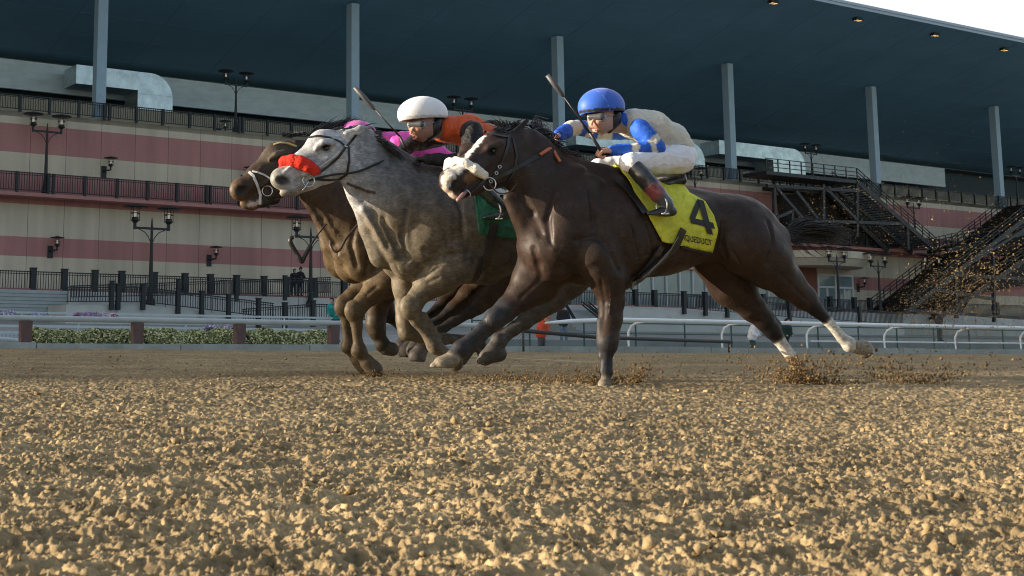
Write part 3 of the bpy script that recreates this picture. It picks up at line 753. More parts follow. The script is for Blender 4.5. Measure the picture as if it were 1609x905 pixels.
def rail_right():
    nr = 34.1; nb = 35.0; root = empty('track_rail', G(hd(975, 553, nb), nb, gz(nb))); tag(root, 'white running rail on gooseneck posts along the right side of the track', 'track rail')
    MWH = mat('white_rail_paint', (.82,.85,.88), .35, noise=.06, nscale=3)
    ly = lambda x: 502.5+(565-502.5)*(x-983)/(4050-983)
    pts = [Wn(857, 507.5, nr-.5), Wn(870, 506.5, nr-.4), Wn(900, 504.5, nr-.25), Wn(940, 503.2, nr-.1)]+[Wn(x, ly(x), nr) for x in (983, 1200, 1450, 1700, 2000, 2300)]
    mb = MB(); mb.tube(pts, [.03, .05, .07, .07]+[.07]*6, 12); mb.build('pipe', MWH, root, True)
    d_ = hd(1136, 553, nb); st_ = (hd(1503, 553, nb)-d_)/3
    for i in range(-1, 9):
        x = d_+st_*i; z = gz(nb); zt = hz(1100, ly(1100), nr); h = zt-z
        if x > hd(2250, 540, nb): break
        mb = MB(); q = [(nb, z-.05), (nb+.03, z+h*.35), (nb+.02, z+h*.62), (nb-.12, z+h*.82), (nb-.38, z+h*.93), (nr+.06, zt-.05)]
        mb.tube([G(x, a, b) for a, b in q], [.037, .037, .042, .042, .038, .035], 8)
        o = mb.build('post', MWH, root, True)
    mb = MB(); mb.tube([Wn(x, 536+(565-536)*(x-1280)/2770, nb+.5) for x in (1275, 1500, 1800, 2200)], .025, 6); mb.build('lower_wire', MWH, root, True)
rail_right()
def chain_fence(xa, xb, nn, label, yt0):
    root = empty('chain_link_fence', G(hd(xa, 540, nn), nn, gz(nn))); tag(root, label, 'fence')
    MG = mat('dark_green_steel', (.03,.085,.075), .5, noise=.15); a, b = hd(xa, 540, nn), hd(xb, 540, nn); z = gz(nn)
    zt = hz(1100, yt0, nn); mb = MB()
    mb.tbox(a, b, nn-.025, nn+.025, zt-.05, zt); mb.tbox(a, b, nn-.02, nn+.02, z+(zt-z)*.6, z+(zt-z)*.6+.035); mb.tbox(a, b, nn-.02, nn+.02, z+.06, z+.1); mb.build('rail', MG, root)
    x = a; k = 0
    while x <= b and k < 90: mb = MB(); mb.tube([G(x, nn, z-.05), G(x, nn, zt+.04)], .033, 6); mb.build('post', MG, root); x += 2.6; k += 1
    mb = MB(); s = .13; x = a-(zt-z)
    while x < b:
        for q in (1, -1):
            x0, x1 = (x, x+(zt-z)); z0, z1 = (z+.05, zt) if q > 0 else (zt, z+.05)
            if x0 < a: f = (a-x0)/(x1-x0); z0 = z0+(z1-z0)*f; x0 = a
            if x1 > b: f = (b-x0)/(x1-x0); z1 = z0+(z1-z0)*f; x1 = b
            mb.bar(G(x0, nn, z0), G(x1, nn, z1), .006)
        x += s
    mb.build('mesh', MG, root)
chain_fence(742, 1760, 39.5, 'low green chain-link fence behind the white rail', 509)
mb = MB(); mb.tbox(hd(742, 540, 41), hd(2000, 540, 41), 41, 41.3, gz(36)-.2, hz(1100, 536, 41)); tag(mb.build('low_wall', mat('low_wall_concrete', (.27,.29,.28), .9, noise=.25, nscale=1)), 'long low grey concrete wall behind the green chain-link fence', 'wall')
# dark barrier pole closing the gap in the rail
mb = MB(); mb.tube([Wn(583, 526.5, 34.2), Wn(700, 527.5, 34.0), Wn(820, 519.5, 33.8), Wn(940, 530, 33.6), Wn(1150, 537, 33.2)][2:], .06, 8)
for x, y in ((822, 520), (1145, 536.5)): p = Wn(x, y, 33.7 if x < 900 else 33.2); mb.tube([p, (p[0], p[1], gz(dn(p)[1])-.02)], .035, 6)
tag(mb.build('barrier_pole', mat('dark_grey_steel', (.04,.045,.045), .6), None, True), 'dark barrier pole hanging below the white rail behind the dark bay', 'barrier pole')

# left: low white rails, pickets and flowers behind the hedge
M_WR = mat('bluish_white_paint', (.5,.56,.58), .5, noise=.1)
def white_fence(xa, xb, yt, yb, nn, label, diag):
    root = empty('low_fence', G(hd(xa, yb, nn), nn, hz(xa, yb, nn))); tag(root, label, 'fence')
    a, b = hd(xa, yt, nn), hd(xb, yt, nn); zt = hz(xa, yt, nn); zb = hz(xa, yb, nn)
    mb = MB()
    for f in (0, .55): z = zt-(zt-zb)*f; mb.tbox(a, b, nn-.04, nn+.04, z-.04, z+.04)
    mb.build('rail', M_WR, root); x = a
    while x < b:
        mb = MB(); mb.bar(G(x, nn, zb-.3), G(x+diag, nn, zt), .06); mb.build('post', M_WR, root); x += 2.3
white_fence(-60, 560, 489, 512, 52, 'low bluish-white two-rail fence behind the hedge', 0.0)
white_fence(-60, 520, 511, 530, 43, 'low bluish-white fence with leaning posts right behind the hedge', .9)
root = empty('picket_fence', Wn(0, 540, 37.0)); tag(root, 'short white picket fence at the left edge of the picture', 'fence')
mb = MB()
for i in range(26): x = hd(-45, 530, 37.6)+i*.11; mb.tbox(x, x+.05, 37.6, 37.62, Z36-.1, hz(0, 523, 37.6))
mb.tbox(hd(-45, 530, 37.6), hd(-45, 530, 37.6)+2.9, 37.63, 37.66, hz(0, 527, 37.6), hz(0, 526, 37.6)+.03); mb.build('pickets', M_WR, root)
mb = MB(); mb.tube([Wn(-80, 528, 36.2), Wn(20, 534, 36.1), Wn(60, 541, 36.0), Wn(95, 547, 35.9)], .06, 8); root2 = mb.build('drain_pipe', M_WR, None, True); tag(root2, 'white pipe sloping to the ground at the left end of the hedge', 'pipe')

def leaf_cloud(name, boxes, n, size, mats, seed, parent=None, weights=None):
    r = np.random.default_rng(seed); V = []; Fs = []; MI = []
    for (d_a, d_b, n_a, n_b, z_a, z_b, frac) in boxes:
        for i in range(int(n*frac)):
            u, v, q = r.random(3); lump = .9+.1*math.sin(u*(d_b-d_a)*2.3+seed)*math.sin(u*(d_b-d_a)*5.1+1)
            # points near the surface of a rounded ridge
            a = (v-.5)*math.pi; rad = .72+.28*q**.5
            c = G(d_a+u*(d_b-d_a), (n_a+n_b)/2+math.sin(a)*(n_b-n_a)/2*rad, z_a+(z_b-z_a)*max(.02, math.cos(a))*rad*lump)
            s = size*r.uniform(.6, 1.35); x = Vector(r.standard_normal(3)).normalized(); y = x.orthogonal().normalized()
            b = len(V); V += [c-x*s, c-y*s*.5+Vector((0, 0, s*.2)), c+x*s, c+y*s*.5]; Fs.append((b, b+1, b+2, b+3)); MI.append(int(r.choice(len(mats), p=weights)))
    me = bpy.data.meshes.new(name); me.from_pydata(V, [], Fs); me.polygons.foreach_set('material_index', MI)
    o = link_mesh(name, me, mats, None); 
    if parent is not None: o.parent = parent
    return o
M_L1 = mat('leaf_green', (.17,.2,.06), .6); M_L2 = mat('leaf_dark', (.03,.045,.02), .7); M_L3 = mat('pale_blossom', (.72,.68,.38), .7); M_L4 = mat('yellow_green_leaf', (.3,.32,.11), .6)
M_PK = mat('pink_petal', (.6,.25,.42), .7); M_PU = mat('lilac_petal', (.35,.3,.6), .7); M_WP = mat('white_petal', (.7,.66,.75), .7)
def bush(xa, xb, yt, yb, nn, dep, label, n, mats, wt, cat='hedge', name='hedge', group=None, size=.045, seed=1):
    zb = hz((xa+xb)/2, yb, nn); zt = hz((xa+xb)/2, yt, nn); a, b = hd(xa, yb, nn), hd(xb, yb, nn)
    root = empty(name, G((a+b)/2, nn, zb)); tag(root, label, cat, group)
    o = leaf_cloud('foliage', [(a, b, nn-dep/2, nn+dep/2, zb, zt, 1)], n, size, mats, seed, None, wt); reparent(o, root)
bush(44, 210, 515, 547, 36.4, 1.5, 'flowering hedge section between first and second brown rail posts', 11000, [M_L1, M_L2, M_L3, M_L4], [.28, .2, .3, .22], group='pale flowering hedge sections', seed=1)
bush(218, 372, 515, 548, 36.4, 1.5, 'flowering hedge section between second and third brown rail posts', 11000, [M_L1, M_L2, M_L3, M_L4], [.22, .16, .38, .24], group='pale flowering hedge sections', seed=2)
bush(380, 517, 516, 548.5, 36.4, 1.5, 'flowering hedge section at the right end, next to the hooves', 10000, [M_L1, M_L2, M_L3, M_L4], [.24, .18, .34, .24], group='pale flowering hedge sections', seed=3)
for i, (xa, xb, yt, yb, mm, lb) in enumerate(((-10, 19, 487, 497, [M_WP, M_PU, M_L1], 'pale flower bed at the left edge of the picture'), (50, 72, 494, 500, [M_PU, M_WP, M_L1], 'small lilac flower clump left of the pink flower bed'), (120, 152, 492, 500, [M_PU, M_PK, M_L1], 'lilac and pink flower bed behind the pipe rail'), (146, 181, 493, 501, [M_WP, M_PK, M_L1], 'pink and white flower bed beside the lilac one'), (270, 296, 501, 505, [M_WP, M_PU, M_L4], 'thin row of pale flowers behind the pipe rail'), (329, 356, 510, 520, [M_WP, M_PU, M_L1], 'white and lilac flower clump near the third brown rail post'))):
    bush(xa, xb, yt, yb, 50 if i < 5 else 42, 1.0, lb, 900, mm, [.45, .3, .25], 'flowers', 'flower_bed', 'flower beds behind the rail', .07, 20+i)
# ------------------------------------------------------------------ horses
Fig.cut = lambda s, px, py, w, nx, ny, rad_px, k=.004, tg=None: _cut(s, px, py, w, nx, ny, rad_px, k, tg)
def _cut(s, px, py, w, nx, ny, rad_px, k, tg):
    """slice the surface flat near a point; (nx, ny) is the outward direction in the picture (y down)"""
    c = s.P(px, py, w); r = rad_px/s.ppm(px, py, w); nrm = np.array([-nx, 0, -ny], float); nrm /= np.linalg.norm(nrm)
    i0, i1 = s._box(c-r, c+r)
    if np.any(i1 <= i0): return
    U, W_, Z = np.meshgrid(*[s.ax[i][i0[i]:i1[i]] for i in range(3)], indexing='ij', sparse=True)
    d = ((U-c[0])*nrm[0]+(Z-c[2])*nrm[2]).astype(np.float32)+0*W_
    rr = np.sqrt((U-c[0])**2+(W_-c[1])**2+(Z-c[2])**2)
    sl = tuple(slice(i0[i], i1[i]) for i in range(3))
    s.f[sl] = np.where(rr < r, np.maximum(s.f[sl], d), s.f[sl])
def paint(V, C, pts, rad, col, seed=0, soft=.35, wob=.3):
    """patch of coat colour with a ragged edge around a 3-D polyline"""
    r = np.random.default_rng(seed); ph = r.random(6)*6
    wb = 1+wob*(np.sin(V[:, 0]*90+ph[0])*np.sin(V[:, 2]*80+ph[1])+.5*np.sin(V[:, 0]*210+V[:, 1]*160+ph[2]))
    pts = [np.asarray(p) for p in pts]
    if len(pts) == 1: pts = pts*2
    rads = rad if isinstance(rad, (list, tuple)) else [rad]*len(pts)
    dm = np.full(len(V), 9.0)
    for a, b, ra, rb in zip(pts[:-1], pts[1:], rads[:-1], rads[1:]):
        v = b-a; t = np.clip(((V-a)@v)/max(float(v@v), 1e-9), 0, 1)
        d = np.linalg.norm(V-(a+t[:, None]*v), axis=1)/((ra+(rb-ra)*t)*wb); dm = np.minimum(dm, d)
    m = np.clip((1+soft-dm)/(2*soft), 0, 1)[:, None]; m = m*m*(3-2*m)
    return C*(1-m)+np.array(col)*m
def vnoise(V, sc, seed=0):
    r = np.random.default_rng(seed); o = np.zeros(len(V))
    for i in range(7):
        k = r.standard_normal(3); k /= np.linalg.norm(k); f = sc*(1+i*.6); o += np.sin(V@k*f+r.random()*6)/(1+i*.45)
    return o/2.2
LEG_K = .022
def leg(s, pts, tg_from=None, tg0=0, tg1=1, flat=.72, k=LEG_K):
    """leg chain; from index tg_from on, the lower-leg colour"""
    Q = [(s.P(p[0], p[1], p[2]), p[3]/s.ppm(p[0], p[1], p[2])) for p in pts]
    for i, ((A, ra), (B_, rb)) in enumerate(zip(Q[:-1], Q[1:])):
        t = pts[i][4] if len(pts[i]) > 4 else 0
        fl = pts[i][5] if len(pts[i]) > 5 else flat
        s.seg(A, ra, B_, rb, fl, .045 if i < 2 else (k if i < 4 else .012), t)
def hoof(s, x0, y0, x1, y1, w, r0, r1, tg=4, cut=None, k=.008):
    """horn hoof from the coronet (x0,y0) to the toe (x1,y1)"""
    s.seg(s.P(x0, y0, w), r0/s.ppm(x0, y0, w), s.P(x1, y1, w), r1/s.ppm(x1, y1, w), .9, k, tg)
    if cut: s.cut(cut[0], cut[1], w, cut[2], cut[3], cut[4])

def groove(s, lines, r=.008, k=.03, sub=True, push=.0):
    P = [[s.hit(x, y, push) for x, y in l] for l in lines]
    for l in P:
        for a, b in zip(l[:-1], l[1:]): s.seg(a, r, b, r, 1, k, 0 if not sub else None, sub)
def horse_front(s):        # ---- dark bay nearest the camera
    c = s.chain
    # barrel, withers, loin
    c([(893,352,0,66), (960,361,0,84), (1040,361,0,68), (1110,355,0,51), (1160,362,0,52)], .80, .07)
    c([(878,296,0,28), (950,300,0,28), (1020,318,0,22), (1085,330,0,24)], .55, .08)
    s.ell(1160,360,0, 72,52, .25, -16, .05)
    s.ell(1204,388,0, 31,42, .2, -35, .04)
    # neck
    c([(824,248,.02,33), (840,282,.02,46)], .42, .04)
    c([(840,282,.02,45), (887,328,.0,62)], .46, .06)
    c([(880,330,0,66), (905,350,0,74)], .62, .07)
    c([(835,222,.02,17), (880,256,0,17), (935,282,0,20)], .45, .05)          # crest
    c([(800,312,.02,10), (838,378,0,22)], .8, .03)          # windpipe line
    # breast and shoulder
    s.ell(856,392,0, 42,46, .2, 20, .05); s.ell(872,415,.07, 34,28, .1, 0, .02); s.ell(866,412,-.09, 32,30, .1, 0, .02)
    s.ell(905,345,.15, 42,80, .11, -28, .03); s.ell(938,395,.17, 40,34, .09, -20, .018)
    s.ell(905,345,-.15, 42,80, .11, -28, .03)
    s.ell(895,300,.08, 26,45, .09, -30, .03)
    c([(905,432,0,16), (980,440,0,16)], 1.1, .03)           # sternum
    # near hindquarter
    s.ell(1176,385,.13, 56,50, .13, -30, .025); s.ell(1212,398,.12, 31,42, .11, -20, .015)
    leg(s, [(1180,385,.14,50), (1206,410,.14,42), (1238,444,.13,27), (1264,468,.12,19,1), (1281,484,.12,13,1), (1300,504,.12,8.5,3), (1323,531,.12,8.5,3), (1334,541,.12,12,3), (1345,545,.12,9.5,3), (1350,547,.12,10,3)], flat=.8)
    c([(1245,425,.13,10), (1270,462,.12,8), (1287,474,.12,8)], .7, .015, 1)                     # hamstring to point of hock
    hoof(s, 1349,547, 1358,549, .12, 11.5, 13.5, cut=(1367,551,1,.1,16))
    # far hind
    s.ell(1130,400,-.13, 58,40, .12, -35, .04)
    leg(s, [(1130,405,-.14,46), (1152,448,-.14,36), (1180,482,-.13,22), (1200,502,-.13,16,1), (1212,517,-.13,15,1), (1224,534,-.13,10,3), (1243,562,-.13,9,3), (1254,577,-.13,12,3), (1262,588,-.13,10,3)], flat=.8)
    c([(1188,470,-.13,8), (1212,500,-.13,7), (1222,510,-.13,7)], .7, .015, 1)
    hoof(s, 1263,590, 1268,598, -.13, 11, 13, cut=(1270,604,.2,1,18))
    # near fore, planted
    leg(s, [(935,400,.15,42), (955,436,.14,30), (961,470,.13,22), (959,500,.13,18.5), (956,530,.13,17.5,5), (955,543,.13,16,5), (953.5,556,.13,10,5), (953,572,.13,9.5,5), (952,584,.13,11,5), (951,595,.13,9,5)], flat=.85)
    s.ell(956,534,.14, 16,18, .055, 0, .01, 5)
    c([(943,505,.13,6), (944,560,.12,5)], .9, .02, 5)
    hoof(s, 951,596, 949,606, .13, 10, 13, cut=(949,611,0,1,18))
    # far fore, reaching
    leg(s, [(862,420,-.1,40), (842,440,-.1,38), (820,464,-.1,25), (799,483,-.1,18,5), (778,501,-.1,17,5), (757,518,-.1,11,5), (738,535,-.1,9.5,5), (724,548,-.1,14,5), (713,557,-.1,11,1)], flat=.8)
    s.ell(778,501,-.09, 22,18, .06, 42, .008, 5)
    c([(800,498,-.1,8), (760,530,-.1,7), (738,548,-.1,8)], .7, .015, 5)                  # tendon
    hoof(s, 711,564, 693,573, -.1, 12.5, 13.5, cut=(697,578.5,-.05,1,30)); hoof(s, 706,569, 682,576, -.1, 11, 8, cut=(697,578.5,-.05,1,30))
    # head
    c([(812,226,.02,24), (775,240,.05,30)], .78, .03); c([(775,240,.05,29), (742,262,.09,23), (714,286,.12,20)], .78, .03)
    c([(803,262,.04,31), (778,272,.06,25)], .62, .03); c([(778,272,.07,22), (745,290,.1,15), (722,302,.12,11)], .7, .025)
    s.ell(705,284,.125, 16,19, .058, 0, .02, 6); s.ell(716,306,.125, 13,8, .04, -15, .012, 6); s.ell(728,300,.125, 14,7, .045, -15, .012, 1)
    s.ell(733,236,-.02, 12,12, .04, 0, .03); c([(738,232,.0,8), (724,244,.0,6)], 1, .02)
    c([(786,226,.13,6), (768,234,.14,6), (757,243,.14,4)], 1, .015); c([(775,250,.12,4), (742,272,.13,3.5)], 1, .012)         # brow, cheek ridge
    s.ell(774,238,.155, 8,5.5, .02, 15, .006, 7, sub=True)
    s.ell(712,289,.185, 9,7, .03, 40, .008, 7, sub=True); s.ell(698,282,.09, 4,4, .02, 0, .008, 7, sub=True)
    c([(702,303,.18,1.6), (726,297,.185,1.6), (742,292,.175,1.2)], 1, .004, 7, sub=True)
    s.seg(s.P(803,214,.07), .036, s.P(828,189,.05), .008, .5, .012, 1); s.seg(s.P(785,206,-.05), .034, s.P(795,184,-.08), .008, .5, .012, 1)

def horse_grey(s):
    c = s.chain
    c([(690,345,0,72), (760,350,0,84), (840,350,0,70), (900,346,0,58)], .84, .07)
    c([(650,285,0,26), (710,294,0,27), (790,310,0,24), (870,312,0,24)], .55, .08)
    s.ell(900,350,0, 62,56, .25, -12, .05); s.ell(940,375,0, 34,44, .2, -30, .04)
    c([(562,243,0,34), (588,283,0,46)], .42, .04); c([(588,283,0,46), (643,328,0,64)], .47, .06); c([(640,330,0,68), (680,345,0,74)], .65, .07)
    c([(575,215,0,14), (612,247,0,15), (660,272,0,18)], .45, .05)
    c([(548,285,0,9), (580,360,0,16), (600,400,0,22)], .8, .03)
    s.ell(636,392,0, 39,46, .18, 25, .05); s.ell(645,412,.08, 34,30, .1, 10, .018); s.ell(628,405,-.1, 32,34, .1, 0, .02)
    c([(575,330,.06,10), (620,400,.1,14)], .8, .02)
    s.ell(690,350,.15, 40,80, .11, -28, .025); s.ell(715,395,.17, 42,34, .09, -20, .018); s.ell(690,350,-.15, 40,80, .11, -28, .03)
    s.ell(672,300,.08, 24,42, .09, -30, .03)
    c([(690,430,0,14), (770,434,0,14)], 1.1, .03)
    # near fore
    leg(s, [(712,412,.13,40), (690,434,.13,29), (669,453,.12,20), (655,468,.12,15.5,5), (646,485,.12,16.5,5), (654,503,.12,9.5,5), (670,526,.12,7,5), (683,544,.12,12.5,5), (694,551,.12,9.5,5), (700,558,.12,10,5)], flat=.82)
    s.ell(645,482,.13, 19,20, .06, -20, .008, 5); c([(664,496,.12,6), (688,530,.12,6)], .7, .01, 5)
    hoof(s, 702,560, 715,571, .12, 11, 13, cut=(722,580,.5,1,20))
    # far fore, folded
    leg(s, [(650,425,-.1,34), (638,448,-.1,20), (637,480,-.1,14.5), (637,505,-.1,14,5), (639,521,-.1,14,5), (658,530,-.1,9.5,5), (700,532,-.1,8.5,5), (738,534,-.1,8.5,5), (752,540,-.1,11,5), (758,550,-.1,9,5)], flat=.85)
    hoof(s, 759,552, 763,563, -.1, 10, 12)
    # near hind under the body
    leg(s, [(905,385,.13,50), (890,430,.13,38), (868,466,.13,24), (842,490,.13,16,5), (826,504,.13,13,5), (806,518,.13,10,5), (792,529,.13,10,5), (784,536,.13,13,5), (775,549,.13,12,5)], flat=.85)
    hoof(s, 776,550, 764,561, .13, 13, 13, cut=(768,573,-.1,1,26)); hoof(s, 785,556, 756,567, .13, 12, 8, cut=(768,573,-.1,1,30))
    leg(s, [(885,380,-.13,46), (850,440,-.13,30), (832,470,-.13,18), (806,486,-.13,13,5), (780,506,-.13,9,5), (752,530,-.13,9,5), (742,540,-.13,12,5), (733,552,-.13,10,5)], flat=.85)
    hoof(s, 733,553, 724,562, -.13, 10, 12)
    # head
    c([(550,226,0,23), (510,234,0,29)], .7, .03); c([(510,234,0,28), (476,260,.01,21), (446,283,.02,17)], .72, .03)
    c([(538,250,0,33), (515,262,0,26)], .55, .03); c([(515,264,0,20), (484,284,.01,14), (460,298,.02,10)], .7, .025)
    s.ell(441,280,.02, 18,17, .058, 30, .02, 6); s.ell(455,302,.02, 17,8, .04, 10, .012, 6); s.ell(468,296,.02, 16,8, .045, 15, .012, 6)
    c([(522,224,.1,6), (507,225,.11,6), (497,232,.1,4)], 1, .012); c([(515,248,.09,4.5), (478,275,.075,4)], 1, .012)
    c([(470,250,.07,3), (446,272,.07,3)], 1, .012)
    s.ell(513,233,.118, 9.5,5.5, .022, 5, .006, 7, sub=True)
    s.ell(444,283,.085, 12,6.5, .03, 0, .008, 7, sub=True)
    c([(428,298,.09,1.6), (450,300,.095,1.6), (472,291,.085,1.2)], 1, .004, 7, sub=True)
    s.seg(s.P(546,212,.07), .042, s.P(566,204,.09), .032, .5, .012, 0); s.seg(s.P(566,204,.09), .032, s.P(586,199,.08), .006, .5, .012, 0); s.seg(s.P(540,206,-.06), .034, s.P(566,196,-.07), .008, .5, .012, 0)

def horse_brown(s, hx=0, hy=0, bx=0, by=0, far=False):
    def c(pts, *a, **k): s.chain([(p[0]+bx, p[1]+by)+tuple(p[2:]) for p in pts], *a, **k)
    def ch(pts, *a, **k): s.chain([(p[0]+hx, p[1]+hy)+tuple(p[2:]) for p in pts], *a, **k)
    def el(x, y, *a, **k): s.ell(x+bx, y+by, *a, **k)
    def eh(x, y, *a, **k): s.ell(x+hx, y+hy, *a, **k)
    def lg(pts): leg(s, [(p[0]+bx, p[1]+by)+tuple(p[2:]) for p in pts], flat=.84)
    c([(610,350,0,66), (680,352,0,76), (760,350,0,64), (815,346,0,54)], .84, .07)
    c([(590,280,0,22), (640,292,0,24), (720,308,0,22), (790,310,0,22)], .55, .08)
    el(815,350,0, 56,50, .25, -12, .05); el(850,372,0, 32,40, .2, -30, .04)
    s.chain([(487+hx,262+hy,0,33), (512+(hx+bx)/2,300+(hy+by)/2,0,40)], .42, .04)
    s.chain([(512+(hx+bx)/2,300+(hy+by)/2,0,40), (572+bx,345+by,0,60)], .5, .05); c([(572,345,0,60), (605,350,0,66)], .65, .07)
    s.chain([(500+hx,225+hy,0,14), (540+bx,248+by,0,15), (590+bx,270+by,0,17)], .45, .05)
    s.chain([(482+hx,300+hy,0,8), (505+(hx+bx)/2,342+(hy+by)/2,.02,12), (538+bx,392+by,.03,18)], .8, .03)
    el(562,396,0, 38,46, .2, 20, .05); el(575,415,.08, 34,30, .1, 10, .018); el(555,412,-.1, 32,34, .1, 0, .02)
    c([(522,345,.05,8), (560,400,.09,16)], .8, .015)
    el(615,350,.15, 38,72, .11, -28, .025); el(640,392,.16, 40,32, .09, -20, .018); el(615,350,-.15, 38,72, .11, -28, .03)
    lg([(640,415,.13,34), (610,440,.13,27), (586,459,.12,18.5), (567,477,.12,14.5,1), (558,490,.12,16,1), (560,509,.12,9.5,1), (562,533,.12,7.5,1), (564,551,.12,13,1), (571,562,.12,9,1), (576,568,.12,11,1)])
    el(557,488,.13, 17.5,19, .06, -15, .008, 1)
    s_ = lambda a: (a[0]+bx, a[1]+by)
    hoof(s, 577+bx,570+by, 589+bx,583+by, .12, 12, 14, cut=(597+bx,596+by,.5,1,26))
    if not far:
        lg([(618,425,-.1,30), (600,455,-.1,24), (592,485,-.1,18,1), (590,508,-.1,16,1), (592,520,-.1,15,1), (598,533,-.1,10,1), (601,541,-.1,12,1), (606,547,-.1,10,1)])
        hoof(s, 606+bx,548+by, 616+bx,549+by, -.1, 10.5, 11)
    else:
        lg([(618,425,-.1,30), (600,455,-.1,22), (620,490,-.1,16,1), (624,500,-.1,13,1), (640,512,-.1,9,1), (655,525,-.1,10,1)])
    lg([(825,380,.13,46), (800,425,.13,34), (770,462,.13,20), (752,478,.13,14,1), (738,490,.13,10,1), (712,506,.13,8,1), (688,522,.13,9,1), (668,541,.13,12,1), (661,549,.13,11,1)])
    hoof(s, 661+bx,551+by, 656+bx,560+by, .13, 12, 15, cut=(657+bx,569+by,-.1,1,24))
    lg([(810,380,-.13,42), (765,440,-.13,26), (735,465,-.13,18), (714,484,-.13,13,1), (700,496,-.13,9,1), (678,513,-.13,8,1), (660,528,-.13,11,1), (654,540,-.13,10,1)])
    hoof(s, 654+bx,541+by, 650+bx,550+by, -.13, 11, 13)
    # head
    ch([(474,240,0,24), (437,252,0,27)], .72, .03); ch([(437,252,0,26), (408,277,.01,20), (384,297,.02,17)], .74, .03)
    ch([(463,264,0,31), (440,280,0,24)], .55, .03); ch([(440,284,0,20), (415,306,.01,14), (396,318,.02,11)], .7, .025)
    eh(378,298,.02, 18,18, .058, 40, .02, 6); eh(393,322,.02, 17,9, .04, -5, .012, 6); eh(412,318,.02, 15,9, .045, 0, .012, 1)
    ch([(447,240,.1,6), (434,243,.11,6), (424,250,.1,4)], 1, .012); ch([(440,266,.09,4.5), (412,292,.075,4)], 1, .012); ch([(412,262,.06,4), (392,282,.06,3)], 1, .012)
    eh(440,252,.118, 9,5.5, .022, 5, .006, 7, sub=True)
    eh(379,299,.088, 11,7.5, .03, 20, .008, 7, sub=True)
    ch([(366,314,.09,1.6), (390,318,.095,1.6), (412,310,.085,1.2)], 1, .004, 7, sub=True)
    s.seg(s.P(468+hx,222+hy,.06), .034, s.P(492+hx,208+hy,.06), .008, .5, .012, 1); s.seg(s.P(462+hx,222+hy,-.05), .034, s.P(488+hx,212+hy,-.07), .008, .5, .012, 1)

def hair(mb, root, tip, n, spread, sag, rad, seed, jit=.02):
    """locks of hair: root/tip are polylines in local coordinates sampled in parallel"""
    r = random.Random(seed)
    def at(pl, t):
        k = t*(len(pl)-1); i = min(int(k), len(pl)-2); return Vector(pl[i]).lerp(Vector(pl[i+1]), k-i)
    for i in range(n):
        t = r.random(); a = at(root, t)+Vector((r.gauss(0, jit*.4), r.gauss(0, jit*.5), r.gauss(0, jit*.3))); b = at(tip, min(1, max(0, t+r.gauss(0, .08))))+Vector((r.gauss(0, spread), r.gauss(0, spread), r.gauss(0, spread)))
        L = (b-a).length; m1 = a.lerp(b, .33)+Vector((r.gauss(0, spread*.35), r.gauss(0, spread*.35), sag+r.gauss(0, spread*.3))); m2 = a.lerp(b, .68)+Vector((r.gauss(0, spread*.4), r.gauss(0, spread*.4), sag*.8+r.gauss(0, spread*.35)))
        rr = rad*r.uniform(.6, 1.4); mb.tube([a, m1, m2, b], [rr, rr*.95, rr*.6, rr*.12], 4, caps=False)
def strap(fig, obj_name, pixs, wid, thick, m, parent, off=.004, closed=False, mb=None, side=None):
    """leather strap lying on the surface, following pixels over the near side"""
    pts = []
    for i in range(len(pixs)-1):
        for k in range(6):
            t = k/6; pts.append((pixs[i][0]*(1-t)+pixs[i+1][0]*t, pixs[i][1]*(1-t)+pixs[i+1][1]*t))
    pts.append(pixs[-1]); P3 = [fig.hit(x, y, off) for x, y in pts]
    own = mb is None; mb = mb or MB()
    V = []; Fs = []
    for i, p in enumerate(P3):
        t = P3[min(i+1, len(P3)-1)]-P3[max(i-1, 0)]; t /= (np.linalg.norm(t)+1e-9)
        e = .01; g = np.array([fig.sample(p+np.eye(3)[j]*e)-fig.sample(p-np.eye(3)[j]*e) for j in range(3)]); g /= (np.linalg.norm(g)+1e-9)
        sdir = np.cross(t, g); sdir /= (np.linalg.norm(sdir)+1e-9)
        for a, b in ((-1, -1), (1, -1), (1, 1), (-1, 1)): V.append(p+sdir*a*wid/2+g*(b*thick/2))
    n = len(P3)
    for i in range(n-1):
        for k in range(4): Fs.append((i*4+k, i*4+(k+1)%4, (i+1)*4+(k+1)%4, (i+1)*4+k))
    Fs += [(3, 2, 1, 0), ((n-1)*4, (n-1)*4+1, (n-1)*4+2, (n-1)*4+3)]
    mb.add(V, Fs)
    if own: return mb.build_local(obj_name, m, parent)

